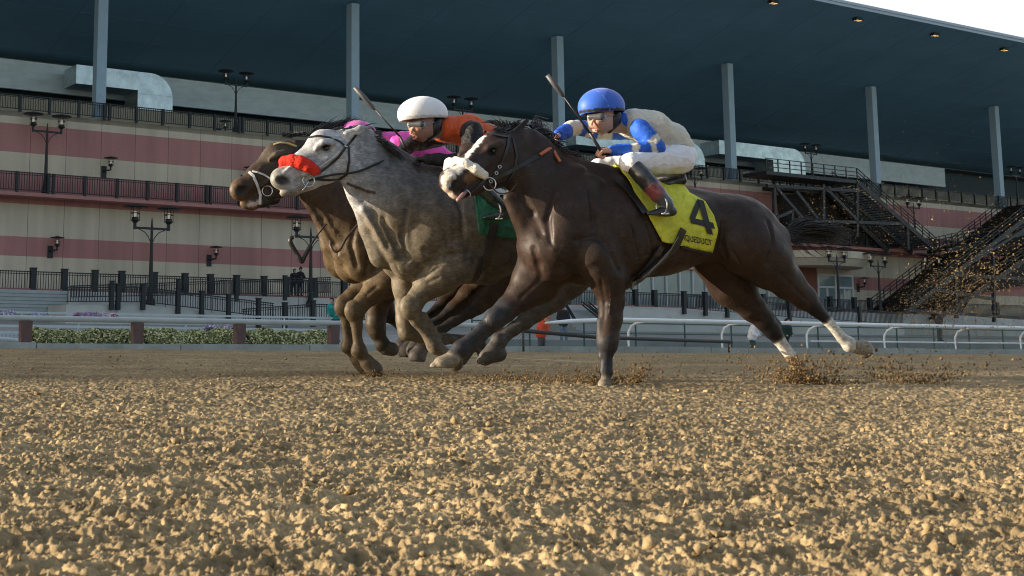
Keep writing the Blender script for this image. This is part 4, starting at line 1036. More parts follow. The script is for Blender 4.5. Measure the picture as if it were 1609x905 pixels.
HORSE_SKIN = mat('horse_coat', (.05, .03, .02), .5, noise=.3, nscale=11, bump=.28, bscale=60, attr=True, spec=.3, dist=.003, stretch=(1, 3.2, 2.2))
def veins(m):
    t = m.node_tree; b = t.nodes['Principled BSDF']; tc = t.nodes.new('ShaderNodeTexCoord'); old = b.inputs['Normal'].links[0].from_socket
    for sc_, wd, st_, ds in ((6.5, .03, .13, .004), (2.6, .05, .12, .006)):
        n = t.nodes.new('ShaderNodeTexNoise'); n.inputs['Scale'].default_value = sc_; n.inputs['Detail'].default_value = 2; n.inputs['Distortion'].default_value = .6; t.links.new(tc.outputs['Object'], n.inputs['Vector'])
        a = t.nodes.new('ShaderNodeMath'); a.operation = 'SUBTRACT'; a.inputs[1].default_value = .5; t.links.new(n.outputs['Fac'], a.inputs[0])
        c = t.nodes.new('ShaderNodeMath'); c.operation = 'ABSOLUTE'; t.links.new(a.outputs[0], c.inputs[0])
        mr = t.nodes.new('ShaderNodeMapRange'); mr.interpolation_type = 'SMOOTHSTEP'; mr.inputs[1].default_value = 0; mr.inputs[2].default_value = wd; mr.inputs[3].default_value = 1; mr.inputs[4].default_value = 0; t.links.new(c.outputs[0], mr.inputs[0])
        bp = t.nodes.new('ShaderNodeBump'); bp.inputs['Strength'].default_value = st_; bp.inputs['Distance'].default_value = ds; t.links.new(mr.outputs[0], bp.inputs['Height']); t.links.new(old, bp.inputs['Normal']); old = bp.outputs[0]
    t.links.new(old, b.inputs['Normal'])
    n = t.nodes.new('ShaderNodeTexNoise'); n.inputs['Scale'].default_value = 7; n.inputs['Detail'].default_value = 4; t.links.new(tc.outputs['Object'], n.inputs['Vector'])
    mr = t.nodes.new('ShaderNodeMapRange'); mr.inputs[1].default_value = .3; mr.inputs[2].default_value = .7; mr.inputs[3].default_value = .42; mr.inputs[4].default_value = .68; t.links.new(n.outputs['Fac'], mr.inputs[0]); t.links.new(mr.outputs[0], b.inputs['Roughness'])
def hairs(m):                    # fine lie of the coat: short streaks running back along the body
    t = m.node_tree; b = t.nodes['Principled BSDF']; src = b.inputs['Base Color'].links[0].from_socket; tc = t.nodes.new('ShaderNodeTexCoord')
    mp = t.nodes.new('ShaderNodeMapping'); mp.inputs['Scale'].default_value = (28, 150, 110); mp.inputs['Rotation'].default_value = (0, .35, 0); t.links.new(tc.outputs['Object'], mp.inputs[0])
    for v_, sc_, lo, hi in ((mp.outputs[0], 1.0, .72, 1.3), (tc.outputs['Object'], 26, .8, 1.2)):
        n = t.nodes.new('ShaderNodeTexNoise'); n.inputs['Scale'].default_value = sc_; n.inputs['Detail'].default_value = 4; t.links.new(v_, n.inputs['Vector'])
        mr = t.nodes.new('ShaderNodeMapRange'); mr.inputs[1].default_value = .3; mr.inputs[2].default_value = .7; mr.inputs[3].default_value = lo; mr.inputs[4].default_value = hi; t.links.new(n.outputs['Fac'], mr.inputs[0])
        v = t.nodes.new('ShaderNodeVectorMath'); v.operation = 'SCALE'; t.links.new(src, v.inputs[0]); t.links.new(mr.outputs[0], v.inputs['Scale']); src = v.outputs[0]
    t.links.new(src, b.inputs['Base Color'])
hairs(HORSE_SKIN)
veins(HORSE_SKIN)
DARK_HAIR = mat('black_horse_hair', (.012, .011, .012), .4, noise=.2, bump=0, spec=.5)
GREY_HAIR = mat('dark_grey_horse_hair', (.035, .033, .034), .5, noise=.2)
EYE = mat('horse_eye', (.01, .008, .007), .08, spec=.8)
LEATHER = mat('black_leather', (.014, .013, .014), .42, noise=.2, nscale=30, bump=.1, bscale=120)
BROWN_LEATHER = mat('brown_leather', (.05, .03, .02), .5, noise=.2, nscale=30)
STEEL = mat('bit_steel', (.6, .6, .6), .25, 1.0)
WHITE_STRAP = mat('white_strap', (.55, .55, .56), .5, noise=.15, nscale=30)
STITCH = mat('grey_stitching', (.2,.2,.19), .7, noise=.5, nscale=60)
def vcol_horse(fig, kind):
    hit = lambda x, y: fig.hit(x, y)
    if kind == 'front':
        bl = [hit(754,218), hit(743,232), hit(733,246)]; mz = [hit(722,262), hit(706,272), hit(699,288)]; mz2 = [hit(701,300), hit(712,310)]
    elif kind == 'grey':
        pass
    def fn(V, C, T):
        px, py = fig.px_of(V)
        n1 = vnoise(V, 9, 3); n2 = vnoise(V, 34, 5); n3 = vnoise(V, 90, 6)
        if kind == 'front':
            C = C*(1+.16*n1+.1*n2)[:, None]
            # flank and belly a touch redder, shoulder dusty
            d = np.clip(1-np.hypot((px-930)/90, (py-395)/70), 0, 1)[:, None]*.3*(1+.5*n2[:, None]); C = C*(1-d)+np.array((.046,.036,.030))*d
            d = np.clip(1-np.hypot((px-1120)/70, (py-405)/35), 0, 1)[:, None]*.6; C = C*(1-d)+np.array((.043,.019,.011))*d
            C = paint(V, C, bl, [.035, .028, .016], (.62,.6,.56), 1, .3, .25); C = paint(V, C, mz, [.035, .04, .035], (.6,.55,.5), 2, .35, .3); C = paint(V, C, mz2, .022, (.5,.4,.33), 4)
            C = paint(V, C, [hit(735,280), hit(745,275)], .03, (.16,.075,.035), 5, .6)
            soc = (T == 3)[:, None]; C = np.where(soc, np.array((.5,.47,.42))*(1+.22*n2+.15*n3)[:, None], C)
            C = np.where(soc & (((px > 1322) & (py > 525)) | (py > 560))[:, None], np.array((.26,.18,.10))*(1+.3*n3)[:, None], C)
        elif kind == 'grey':
            C = C*(1+.12*n1+.14*n2+.1*n3)[:, None]
            # darker steel grey down the shoulder, dirt-stained breast and legs
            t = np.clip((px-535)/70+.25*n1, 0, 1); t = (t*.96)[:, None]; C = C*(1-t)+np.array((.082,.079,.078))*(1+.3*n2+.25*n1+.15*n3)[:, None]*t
            d = np.clip((px-735)/25+.2*n2, 0, 1)[:, None]*.6; C = C*(1-d)+np.array((.035,.03,.026))*d  # barrel darkened in the coat colour to paint in the near horse's shade
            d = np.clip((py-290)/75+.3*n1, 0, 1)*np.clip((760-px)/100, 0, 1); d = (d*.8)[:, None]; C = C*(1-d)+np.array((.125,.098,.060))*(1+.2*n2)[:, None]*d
            d = np.clip(1-np.hypot((px-462)/45, (py-262)/38), 0, 1)[:, None]*.4*(1+.5*n3[:, None]); C = C*(1-d)+np.array((.2,.2,.21))*d
        else:
            C = C*(1+.18*n1+.12*n2+.06*n3)[:, None]
            d = np.clip((py-330)/90+.2*n1, 0, 1)*np.clip((620-px)/60, 0, 1); d = (d*.6)[:, None]; C = C*(1-d)+np.array((.135,.095,.050))*d
            if kind == 'brown':
                d = np.clip(1-np.hypot((px-425)/38, (py-248)/26), 0, 1)[:, None]*.7; C = C*(1-d)+np.array((.10,.083,.06))*d
                C = paint(V, C, [hit(392,322), hit(408,318)], .02, (.45,.35,.3), 8)
        return np.clip(C, .004, .9)
    return fn
GROOVES = {'front': ([[(928,300), (934,345), (955,392), (972,425)], [(872,302), (861,345), (866,384)], [(838,392), (845,415), (850,436)], [(1136,352), (1132,384), (1140,404)], [(1207,348), (1214,385), (1206,414)], [(818,300), (836,335), (850,368)], [(905,378), (935,372), (958,388)]],
                     [[(1152,396), (1166,418), (1188,438)], [(1228,432), (1250,455), (1266,470)], [(944,438), (950,475), (949,500)], [(966,440), (968,480)], [(846,442), (818,468)], [(990,345), (998,385), (1004,410)], [(1012,345), (1022,382), (1028,402)], [(1034,350), (1045,380), (1050,394)], [(1170,450), (1190,480)], [(880,410), (905,425)]],
                     [[(985,412), (1015,404), (1050,392), (1085,378)], [(850,372), (870,392), (900,400)], [(748,262), (757,276)], [(957,430), (960,460), (957,495)]]),
           'grey': ([[(562,298), (588,345), (610,388)], [(640,330), (632,372), (640,408)], [(720,312), (727,360), (735,408)], [(668,392), (700,402), (735,396)], [(603,345), (622,385), (632,405)]],
                    [[(622,418), (640,438)], [(668,436), (690,420)], [(655,420), (678,408)], [(672,444), (690,436)]],
                    [[(575,300), (600,345), (625,380)], [(500,250), (480,270), (465,285)], [(690,360), (700,385)], [(520,262), (505,275)]]),
           'brown': ([[(486,312), (505,345), (526,384)], [(560,345), (552,385), (560,418)], [(580,398), (574,436)]], [[(540,410), (548,434)], [(530,392), (540,420)], [(592,450), (576,464)]], [[(410,262), (400,278)], [(500,320), (520,355), (545,390)]])}
def make_horse(fig, builder, pal, kind, name, label, *a):
    fig.reset(); builder(fig, *a)
    if kind in GROOVES:
        groove(fig, GROOVES[kind][0], .009, .032); groove(fig, GROOVES[kind][1], .005, .016); groove(fig, GROOVES[kind][2], .0042, .008, False)
    fig.noise(.0022, 14, 3); fig.noise(.003, 6, 4)
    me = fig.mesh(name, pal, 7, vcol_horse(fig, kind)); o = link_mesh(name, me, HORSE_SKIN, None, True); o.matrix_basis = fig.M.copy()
    tag(o, label, 'horse', 'racehorses galloping in a pack'); return o
def ball(name, c, r, m, parent, flat=(1, 1, 1)):
    mb = MB(); n = 12; V = []
    for i in range(n+1):
        for k in range(16):
            th = math.pi*i/n; ph = 2*math.pi*k/16; V.append((c[0]+r*flat[0]*math.sin(th)*math.cos(ph), c[1]+r*flat[1]*math.sin(th)*math.sin(ph), c[2]+r*flat[2]*math.cos(th)))
    mb.add(V, [(i*16+k, (i+1)*16+k, (i+1)*16+(k+1)%16, i*16+(k+1)%16) for i in range(n) for k in range(16)])
    return mb.build_local(name, m, parent, True)
def hair_obj(name, parent, m, calls):
    mb = MB()
    for cc in calls: hair(mb, *cc)
    return mb.build_local(name, m, parent, True)
def ring(mb, c, nrm, r, t, seg=18):
    c = Vector(c); nrm = Vector(nrm).normalized(); x = nrm.orthogonal().normalized(); y = nrm.cross(x)
    mb.tube([c+(x*math.cos(2*math.pi*k/seg)+y*math.sin(2*math.pi*k/seg))*r for k in range(seg+1)], t, 6, caps=False)
def fleece(fig, name, pixs, rpx, m, parent, seed=1, far=True):
    """sheepskin roll over the nose: a lumpy sausage resting on the surface"""
    pts = [fig.hit(x, y, .012) for x, y in pixs]
    for _ in range(3): pts = [pts[0]]+[.5*pts[i]+.25*(pts[i-1]+pts[i+1]) for i in range(1, len(pts)-1)]+[pts[-1]]
    r0 = rpx/fig.ppm(pixs[0][0], pixs[0][1], 0)
    g = fig.child(.005, np.min(pts, 0)-.12, np.max(pts, 0)+.12)
    nn = len(pts)
    for i in range(nn-1):
        ra = r0*(.72+.38*math.sin(math.pi*(i+.6)/nn)); rb = r0*(.72+.38*math.sin(math.pi*(i+1.6)/nn))
        g.seg(pts[i], ra, pts[i+1], rb, 1, .02)
    if far:
        a = pts[0]; g.seg(a, r0*.85, a+np.array([-.015, -.08, -.03]), r0*.7, 1, .02)
    g.noise(.0012, 60, seed); g.noise(.0018, 130, seed+1)
    me = g.mesh(name); return link_mesh(name, me, m, parent, True), me

PAL_F = {0: (.029,.0165,.012), 1: (.011,.0095,.011), 2: (.6,.6,.6), 3: (.5,.47,.42), 4: (.20,.165,.12), 5: (.027,.026,.030), 6: (.05,.03,.025), 7: (.012,.01,.01)}
figF = Fig(1000, 9.5, 19, .0085, (-2.0, -.45, -.06), (1.75, .45, 1.95))
H4 = make_horse(figF, horse_front, PAL_F, 'front', 'horse', 'dark bay horse nearest the camera with white sheepskin noseband and yellow number 4 saddle cloth')
PAL_G = {0: (.40,.405,.42), 4: (.10,.085,.065), 5: (.075,.066,.052), 6: (.22,.21,.19), 7: (.012,.01,.01)}
figG = Fig(760, 10.35, 21, .0088, (-1.5, -.45, -.06), (1.95, .45, 1.95))
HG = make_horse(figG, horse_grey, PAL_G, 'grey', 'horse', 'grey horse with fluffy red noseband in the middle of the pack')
PAL_B = {0: (.045,.027,.016), 1: (.024,.02,.018), 4: (.10,.085,.075), 6: (.10,.062,.035), 7: (.012,.01,.01)}
figB = Fig(640, 11.3, 22, .0098, (-1.55, -.45, -.06), (1.8, .45, 1.9))
HB = make_horse(figB, horse_brown, PAL_B, 'brown', 'horse', 'brown horse with white noseband and yellow browband, muzzle furthest left')
figX = Fig(640, 12.2, 22, .013, (-1.6, -.45, -.06), (1.75, .45, 1.9))
HX = make_horse(figX, horse_brown, PAL_B, 'hidden', 'horse', 'dark horse almost hidden behind the brown horse, only neck edge and knee showing', 14, -4, -16, -7, True)
# ------------------------------------------------------------------ tack: bridles, nosebands, cloths, saddles, manes and tails (parts of each horse)
WHITE_FLEECE = mat('white_sheepskin', (.72,.69,.62), .95, noise=.15, nscale=60, bump=.6, bscale=260, spec=.1, dist=.006)
RED_FLEECE = mat('red_sheepskin', (.62,.045,.03), .95, noise=.2, nscale=60, bump=.6, bscale=260, spec=.1, dist=.006)
def cloth_drape(fig, L, R_, mats, name, parent, ns=26, nt_=26, off=.012, top=10, zc=None, colfn=None):
    def cur(P, t):
        k = t*(len(P)-1); i = min(int(k), len(P)-2); f = k-i; return (P[i][0]*(1-f)+P[i+1][0]*f, P[i][1]*(1-f)+P[i+1][1]*f)
    near = []; 
    for j in range(nt_+1):
        t = j/nt_; a, b = cur(L, t), cur(R_, t); near.append([fig.hit(a[0]*(1-i/ns)+b[0]*i/ns, a[1]*(1-i/ns)+b[1]*i/ns, off+.006*t*(1+math.sin(i*.9+j*.25))*.5) for i in range(ns+1)])
    z0 = zc if zc is not None else float(np.mean([p[2] for p in near[0]]))-.35
    rows_ = []
    first = near[0]
    for k in range(top*2+1):           # over the spine, far -> near
        r_ = []
        for i in range(ns+1):
            p = first[i]; ph0 = math.atan2(p[1], p[2]-z0); ph = -ph0+2*ph0*k/(top*2)
            r_.append(fig.radial((p[0], 0, z0), (0, math.sin(ph), math.cos(ph)), off))
        rows_.append(r_)
    far = [[p*np.array([1, -1, 1]) for p in r_] for r_ in near[::-1]]
    rows_ = far[:-1]+rows_[:-1]+[near[0]]+near[1:]
    V = [p for r_ in rows_ for p in r_]; m_ = ns+1
    Fs = [(j*m_+i, j*m_+i+1, (j+1)*m_+i+1, (j+1)*m_+i) for j in range(len(rows_)-1) for i in range(ns)]
    mb = MB(); mb.add(V, Fs); o = mb.build_local(name, mats, parent, True)
    sm = o.modifiers.new('t', 'SOLIDIFY'); sm.thickness = .006
    return o
def text_px(fig, txt, base, ex, ey, m, name, parent, off, bold=.0, spacing=1.0):
    """lettering laid on the cloth: glyph box mapped to photo pixels, then dropped on the surface"""
    cu = bpy.data.curves.new('t', 'FONT'); cu.body = txt; cu.align_x = 'CENTER'; cu.size = 1; cu.offset = bold; cu.space_character = spacing
    to = bpy.data.objects.new('t', cu); COL.objects.link(to); bpy.context.view_layer.update()
    me = bpy.data.meshes.new_from_object(to.evaluated_get(bpy.context.evaluated_depsgraph_get()))
    bpy.data.objects.remove(to)
    bm = bmesh.new(); bm.from_mesh(me); bmesh.ops.remove_doubles(bm, verts=bm.verts, dist=1e-4); bmesh.ops.triangulate(bm, faces=bm.faces)
    for _ in range(4):
        lim = .13 if len(txt) == 1 else .2
        es = [e for e in bm.edges if e.calc_length() > lim]
        if not es: break
        bmesh.ops.subdivide_edges(bm, edges=es, cuts=1); bmesh.ops.triangulate(bm, faces=bm.faces)
    xs_ = [v.co.x for v in bm.verts]; ys_ = [v.co.y for v in bm.verts]; x0, x1, y0, y1 = min(xs_), max(xs_), min(ys_), max(ys_)
    for v in bm.verts:
        gx = (v.co.x-(x0+x1)/2)/(x1-x0); gy = (v.co.y-y0)/(y1-y0)
        v.co = fig.hit(base[0]+ex[0]*gx+ey[0]*gy, base[1]+ex[1]*gx+ey[1]*gy, off)
    bm.to_mesh(me); bm.free(); o = link_mesh(name, me, m, None); o.parent = parent; return o
def patch_px(fig, poly, m, name, parent, off, n=10):
    """flat patch between two pixel polylines"""
    A, B_ = poly; mb = MB(); V = []
    for j in range(n+1):
        for i in range(len(A)):
            a, b = A[i], B_[i]; V.append(fig.hit(a[0]+(b[0]-a[0])*j/n, a[1]+(b[1]-a[1])*j/n, off))
    k = len(A); mb.add(V, [(j*k+i, j*k+i+1, (j+1)*k+i+1, (j+1)*k+i) for j in range(n) for i in range(k-1)])
    return mb.build_local(name, m, parent, True)
def rein(name, pts, rad, m, parent): mb = MB(); mb.tube([Vector(p) for p in pts], rad, 6); return mb.build_local(name, m, parent, True)
def smooth_line(pts, n=8):
    pts = [Vector(p) for p in pts]; out = []
    for i in range(len(pts)-1):
        p0, p1, p2, p3 = pts[max(i-1, 0)], pts[i], pts[i+1], pts[min(i+2, len(pts)-1)]
        for k in range(n):
            t = k/n; out.append(.5*((2*p1)+(p2-p0)*t+(2*p0-5*p1+4*p2-p3)*t*t+(3*p1-p0-3*p2+p3)*t**3))
    return out+[pts[-1]]
def L_(fig, *p): return Vector(fig.P(*p))
# ---------- dark bay
o, _ = fleece(figF, 'noseband', [(706,256), (716,251), (729,255), (744,264), (761,275)], 8.6, WHITE_FLEECE, H4, 3); o['label'] = 'thick white sheepskin noseband'
brF = strap(figF, 'bridle', [(801,212), (797,232), (789,255), (778,275), (771,286)], .018, .006, LEATHER, H4)
mb = MB(); strap(figF, '', [(760,206), (775,211), (790,214), (803,215)], .016, .006, LEATHER, H4, mb=mb); mb.build_local('browband', LEATHER, brF)
mb = MB(); strap(figF, '', [(806,216), (812,245), (808,270), (796,288), (782,292)], .014, .005, LEATHER, H4, mb=mb); strap(figF, '', [(764,276), (770,284)], .02, .006, LEATHER, H4, mb=mb); strap(figF, '', [(764,280), (750,294), (738,304)], .014, .005, LEATHER, H4, mb=mb); mb.build_local('cheek_strap', LEATHER, brF)
mb = MB(); rc = figF.hit(769, 289, .012); ring(mb, rc, (.25, 1, 0), .042, .0055, 24); mb.build_local('bit_ring', STEEL, H4, True)
mb = MB()
for x, y in ((780,272), (785,262), (771,285)): q = figF.hit(x, y, .009); ring(mb, q, (0, 1, 0), .011, .003, 10)
mb.build_local('buckle', STEEL, brF, True)
mb = MB(); strap(figF, '', [(776,281), (800,270), (826,256), (850,243)], .026, .006, LEATHER, H4, mb=mb); mb.build_local('rein', LEATHER, H4)
ORANGE_R = mat('orange_rubber_grip', (.52,.15,.06), .6, noise=.2, nscale=40)
mb = MB(); mb.tube(smooth_line([figF.hit(849, 243, .012), L_(figF, 858,237,.1), L_(figF, 868,231,.02)]), .012, 6); mb.tube(smooth_line([L_(figF, 868,229,.0), L_(figF, 872,240,.06), L_(figF, 880,254,.1)]), .011, 6); mb.build_local('rein', ORANGE_R, H4, True)['label'] = 'orange rubber rein grip'
mb = MB(); mb.tube(smooth_line([rc, L_(figF, 783,303,.17), L_(figF, 800,302,.15), L_(figF, 812,288,.14)]), .005, 6); mb.build_local('rein_end', BROWN_LEATHER, H4, True)
# tongue and tongue tie
mb = MB(); mb.tube([L_(figF,733,300,.17), L_(figF,727,306,.178), L_(figF,720,314,.175), L_(figF,717,316,.17)], [.011,.015,.016,.009], 10); mb.build_local('tongue', mat('tongue_pink', (.24,.13,.135), .35, coat=.4), H4, True)
mb = MB(); ring(mb, L_(figF,732,303,.14), (.5,.2,-.6), .034, .004, 16); mb.build_local('tongue_tie', WHITE_STRAP, H4, True)
def eyes(fig, H, x, y, w, r=.017):
    c = fig.P(x, y, w); ball('eye', c, r, EYE, H); ball('eye', c*np.array([1, -1, 1]), r, EYE, H)
eyes(figF, H4, 775, 237, .134); eyes(figG, HG, 513, 233, .098, .019); eyes(figB, HB, 440, 252, .098)
hair_obj('mane', H4, DARK_HAIR, [([L_(figF,832,197,.0), L_(figF,870,236,.0), L_(figF,905,264,.0), L_(figF,940,272,0)], [L_(figF,850,196,-.12), L_(figF,888,240,.05), L_(figF,925,262,-.08), L_(figF,962,280,.03)], 420, .022, .03, .0045, 1, .012)])
hair_obj('forelock', H4, DARK_HAIR, [([L_(figF,786,203,.02), L_(figF,812,203,0)], [L_(figF,758,190,.0), L_(figF,835,196,.02)], 90, .014, .02, .004, 2, .012), ([L_(figF,795,203,0), L_(figF,815,202,.0)], [L_(figF,768,206,.06), L_(figF,792,216,.1)], 50, .012, .01, .0035, 3, .01)])
hair_obj('tail', H4, DARK_HAIR, [([L_(figF,1237,362,0), L_(figF,1243,378,0)], [L_(figF,1330,364,.1), L_(figF,1318,378,-.08)], 190, .035, .05, .0045, 4, .012), ([L_(figF,1237,360,0), L_(figF,1243,376,0)], [L_(figF,1275,342,.02), L_(figF,1290,356,-.02)], 80, .03, .03, .0045, 5, .012), ([L_(figF,1240,370,0), L_(figF,1244,380,0)], [L_(figF,1352,386,.0), L_(figF,1262,408,.02)], 26, .03, .02, .003, 6, .01)])
YEL = mat('yellow_saddle_cloth', (.60,.60,.05), .75, noise=.3, nscale=9, bump=.5, bscale=22, dist=.012); INK = mat('black_print', (.015,.017,.02), .7)
clF = cloth_drape(figF, [(997,303), (1007,319), (1020,341), (1032,364), (1041,380)], [(1083,303), (1107,316), (1121,338), (1128,362), (1119,397)], YEL, 'saddle_cloth', H4); clF['label'] = 'yellow saddle cloth with black number 4 and lettering'
mb = MB()                                # the figure 4: diagonal, crossbar and stem laid on the cloth
for q, off_ in ((((0, .37), (.23, .37), (.80, 1), (.57, 1)), .0255), (((0, .2), (1, .2), (1, .38), (0, .38)), .027), (((.60, 0), (.84, 0), (.84, 1), (.60, 1)), .0285)):
    n_ = 12; V = []
    for j in range(n_+1):
        for i in range(n_+1):
            u, v = i/n_, j/n_; gx = (q[0][0]*(1-u)+q[1][0]*u)*(1-v)+(q[3][0]*(1-u)+q[2][0]*u)*v; gy = (q[0][1]*(1-u)+q[1][1]*u)*(1-v)+(q[3][1]*(1-u)+q[2][1]*u)*v
            V.append(figF.hit(1108+37*(gx-.5)-15*gy, 366+9*(gx-.5)-54*gy, off_))
    mb.add(V, [(j*(n_+1)+i, j*(n_+1)+i+1, (j+1)*(n_+1)+i+1, (j+1)*(n_+1)+i) for j in range(n_) for i in range(n_)])
mb.build_local('number', INK, clF)
text_px(figF, 'AQUEDUCT', (1096,383.5), (48,9.5), (-2.5,-11.5), INK, 'lettering', clF, .026, .014, 1.06)
patch_px(figF, ([(1072,386), (1085,389.5), (1102,393.5), (1118.5,397)], [(1071.5,390), (1084,393.5), (1101,397.5), (1118,401)]), INK, 'trim', clF, .022, 3)
SADB = mat('saddle_black', (.016,.016,.018), .35, noise=.2, nscale=20, coat=.2)
def saddle(fig, H, xf, xr, ytop, yseat, off, girth, w_=.1, nm='saddle'):
    g = fig.child(.01, (fig.P(xr, ytop, 0)[0]-.15, -.34, fig.P(xr, ytop, 0)[2]-.45), (fig.P(xf, ytop, 0)[0]+.15, .36, fig.P(xf, ytop, 0)[2]+.25))
    g.chain([(xf, ytop+4, 0, 12), ((xf*2+xr)/3, yseat, 0, 10), ((xf+2*xr)/3, yseat, 0, 11), (xr, ytop, 0, 12)], 2.2, .03)
    for sd in (1, -1):
        g.chain([(xf+8, ytop+10, .12*sd, 9), (xf+22, ytop+32, .22*sd, 10), (xf+38, ytop+52, .26*sd, 7)], .8, .03)
    s_ = g.obj(nm, SADB, H)
    return s_
saddle(figF, H4, 985, 1062, 284, 291, .02, None)
mb = MB(); strap(figF, '', [(1074,360), (1062,388), (1035,414), (1006,440), (992,449)], .05, .01, SADB, H4, mb=mb, off=.03); strap(figF, '', [(1040,388), (1030,404), (1016,422), (998,442)], .045, .01, SADB, H4, mb=mb, off=.018); mb.build_local('girth', SADB, H4)
mb = MB(); strap(figF, '', [(1066,372), (1048,402), (1018,432)], .005, .004, WHITE_STRAP, H4, mb=mb, off=.042); strap(figF, '', [(1056,390), (1034,414), (1010,437)], .007, .004, WHITE_STRAP, H4, mb=mb, off=.042); mb.build_local('girth_stitching', STITCH, H4)
mb = MB(); strap(figF, '', [(968,281), (985,294), (1000,314), (1014,334)], .05, .008, SADB, H4, mb=mb, off=.02); mb.build_local('saddle_flap', SADB, H4)
# ---------- grey
o, _ = fleece(figG, 'noseband', [(447,254), (459,248), (472,252), (484,260), (496,268)], 9.5, RED_FLEECE, HG, 7); o['label'] = 'fluffy red sheepskin noseband'
brG = strap(figG, 'bridle', [(560,212), (552,222), (543,232), (532,247), (515,262), (501,272)], .017, .006, LEATHER, HG)
mb = MB(); strap(figG, '', [(484,216), (500,213), (520,216), (534,222), (543,230)], .013, .005, LEATHER, HG, mb=mb); mb.build_local('browband', LEATHER, brG)
mb = MB(); strap(figG, '', [(548,230), (549,252), (545,274), (532,283), (512,283), (494,281)], .016, .005, LEATHER, HG, mb=mb); mb.build_local('throat_lash', LEATHER, brG)
mb = MB(); strap(figG, '', [(533,238), (518,252), (502,263)], .014, .006, WHITE_STRAP, HG, mb=mb); mb.build_local('cheek_strap', WHITE_STRAP, brG)
mb = MB(); rg = figG.hit(485, 284, .012); ring(mb, rg, (.2, 1, 0), .042, .005, 24); mb.build_local('bit_ring', STEEL, HG, True)
mb = MB(); mb.tube(smooth_line([rg, L_(figG,478,296,.08), L_(figG,472,301,.05)]), .006, 6); mb.tube(smooth_line([figG.hit(541,229,.008), figG.hit(546,231,.012)]), .008, 6); mb.build_local('bit_shank', STEEL, HG, True)
mb = MB(); strap(figG, '', [(545,288), (560,294), (575,300), (590,303)], .018, .006, BROWN_LEATHER, HG, mb=mb); mb.build_local('yoke_strap', BROWN_LEATHER, HG)
mb = MB(); mb.tube(smooth_line([rg, figG.hit(520,275,.02), figG.hit(560,270,.02), figG.hit(590,258,.015), L_(figG,612,248,.04)]), .008, 6); mb.build_local('rein', LEATHER, HG, True)
hair_obj('mane', HG, DARK_HAIR, [([L_(figG,562,206,.0), L_(figG,590,222,.0), L_(figG,625,246,.0), L_(figG,660,264,0)], [L_(figG,590,206,-.06), L_(figG,612,236,.09), L_(figG,640,262,.05), L_(figG,680,272,.03)], 420, .02, .02, .0045, 8, .014)])
hair_obj('forelock', HG, GREY_HAIR, [([L_(figG,540,203,.0), L_(figG,560,203,0)], [L_(figG,520,205,.05), L_(figG,575,199,.05)], 40, .01, .012, .003, 9, .01)])
hair_obj('tail', HG, GREY_HAIR, [([L_(figG,962,352,0), L_(figG,968,366,0)], [L_(figG,1040,360,.1), L_(figG,1030,380,-.08)], 150, .035, .05, .007, 10, .012)])
GRN = mat('green_saddle_cloth', (.012,.11,.065), .75, noise=.2, nscale=7, bump=.4, bscale=22, dist=.01)
clG = cloth_drape(figG, [(742,290), (745,310), (748,338), (752,368)], [(834,292), (838,310), (834,338), (812,376)], GRN, 'saddle_cloth', HG, off=.016); clG['label'] = 'green saddle cloth with a white number'
WPR = mat('white_print', (.62,.63,.66), .7)
text_px(figG, '9', (799,346), (32,8), (-12,-50), WPR, 'number', clG, .038, .03)
saddle(figG, HG, 735, 812, 275, 282, .02, None)
mb = MB(); strap(figG, '', [(776,350), (770,390), (760,425), (752,442)], .06, .01, SADB, HG, mb=mb, off=.03); mb.build_local('girth', SADB, HG)
# ---------- brown
o = strap(figB, 'noseband', [(391,270), (398,276), (404,290), (409,306), (408,321)], .02, .008, WHITE_STRAP, HB); o['label'] = 'white leather noseband'
mb = MB(); strap(figB, '', [(396,269), (406,271), (416,275), (428,283)], .014, .006, WHITE_STRAP, HB, mb=mb); mb.build_local('cheek_strap', WHITE_STRAP, HB)
mb = MB(); strap(figB, '', [(430,227), (440,224), (452,225), (466,230)], .016, .008, WHITE_STRAP, HB, mb=mb); mb.build_local('browband', mat('yellow_plaited_band', (.42,.33,.12), .7, noise=.5, nscale=90), HB)
mb = MB(); rb = figB.hit(420, 300, .012); ring(mb, rb, (.2, 1, 0), .04, .005, 24); mb.build_local('bit_ring', STEEL, HB, True)
brB = strap(figB, 'bridle', [(468,228), (460,252), (448,272), (436,288), (424,300)], .017, .006, LEATHER, HB)
mb = MB(); strap(figB, '', [(420,308), (428,314), (440,312), (455,306)], .016, .006, LEATHER, HB, mb=mb); mb.build_local('chin_strap', LEATHER, brB)
mb = MB(); mb.tube(smooth_line([L_(figB,571,344,.26), L_(figB,556,360,.29), L_(figB,543,376,.31), L_(figB,534,392,.31), L_(figB,526,395,.3), L_(figB,520,388,.28), L_(figB,519,378,.25)]), .011, 8); mb.build_local('loose_rein', BROWN_LEATHER, HB, True)
mb = MB(); mb.tube(smooth_line([L_(figB,513,352,.14), L_(figB,500,368,.15), L_(figB,489,384,.16), L_(figB,479,402,.15), L_(figB,474,411,.15), L_(figB,466,398,.14), L_(figB,456,379,.14), L_(figB,462,371,.14), L_(figB,471,369,.14)]), [.006]*9+[.008]*8+[.018]*18+[.02]*4+[.018]*16+[.004]*10, 8); mb.build_local('loose_rein', LEATHER, HB, True)
hair_obj('mane', HB, DARK_HAIR, [([L_(figB,482,212,.0), L_(figB,520,222,.0), L_(figB,560,240,.0), L_(figB,590,256,0)], [L_(figB,520,196,-.05), L_(figB,562,184,.0), L_(figB,592,212,.02), L_(figB,610,262,.03)], 300, .02, .02, .0045, 11, .014)])
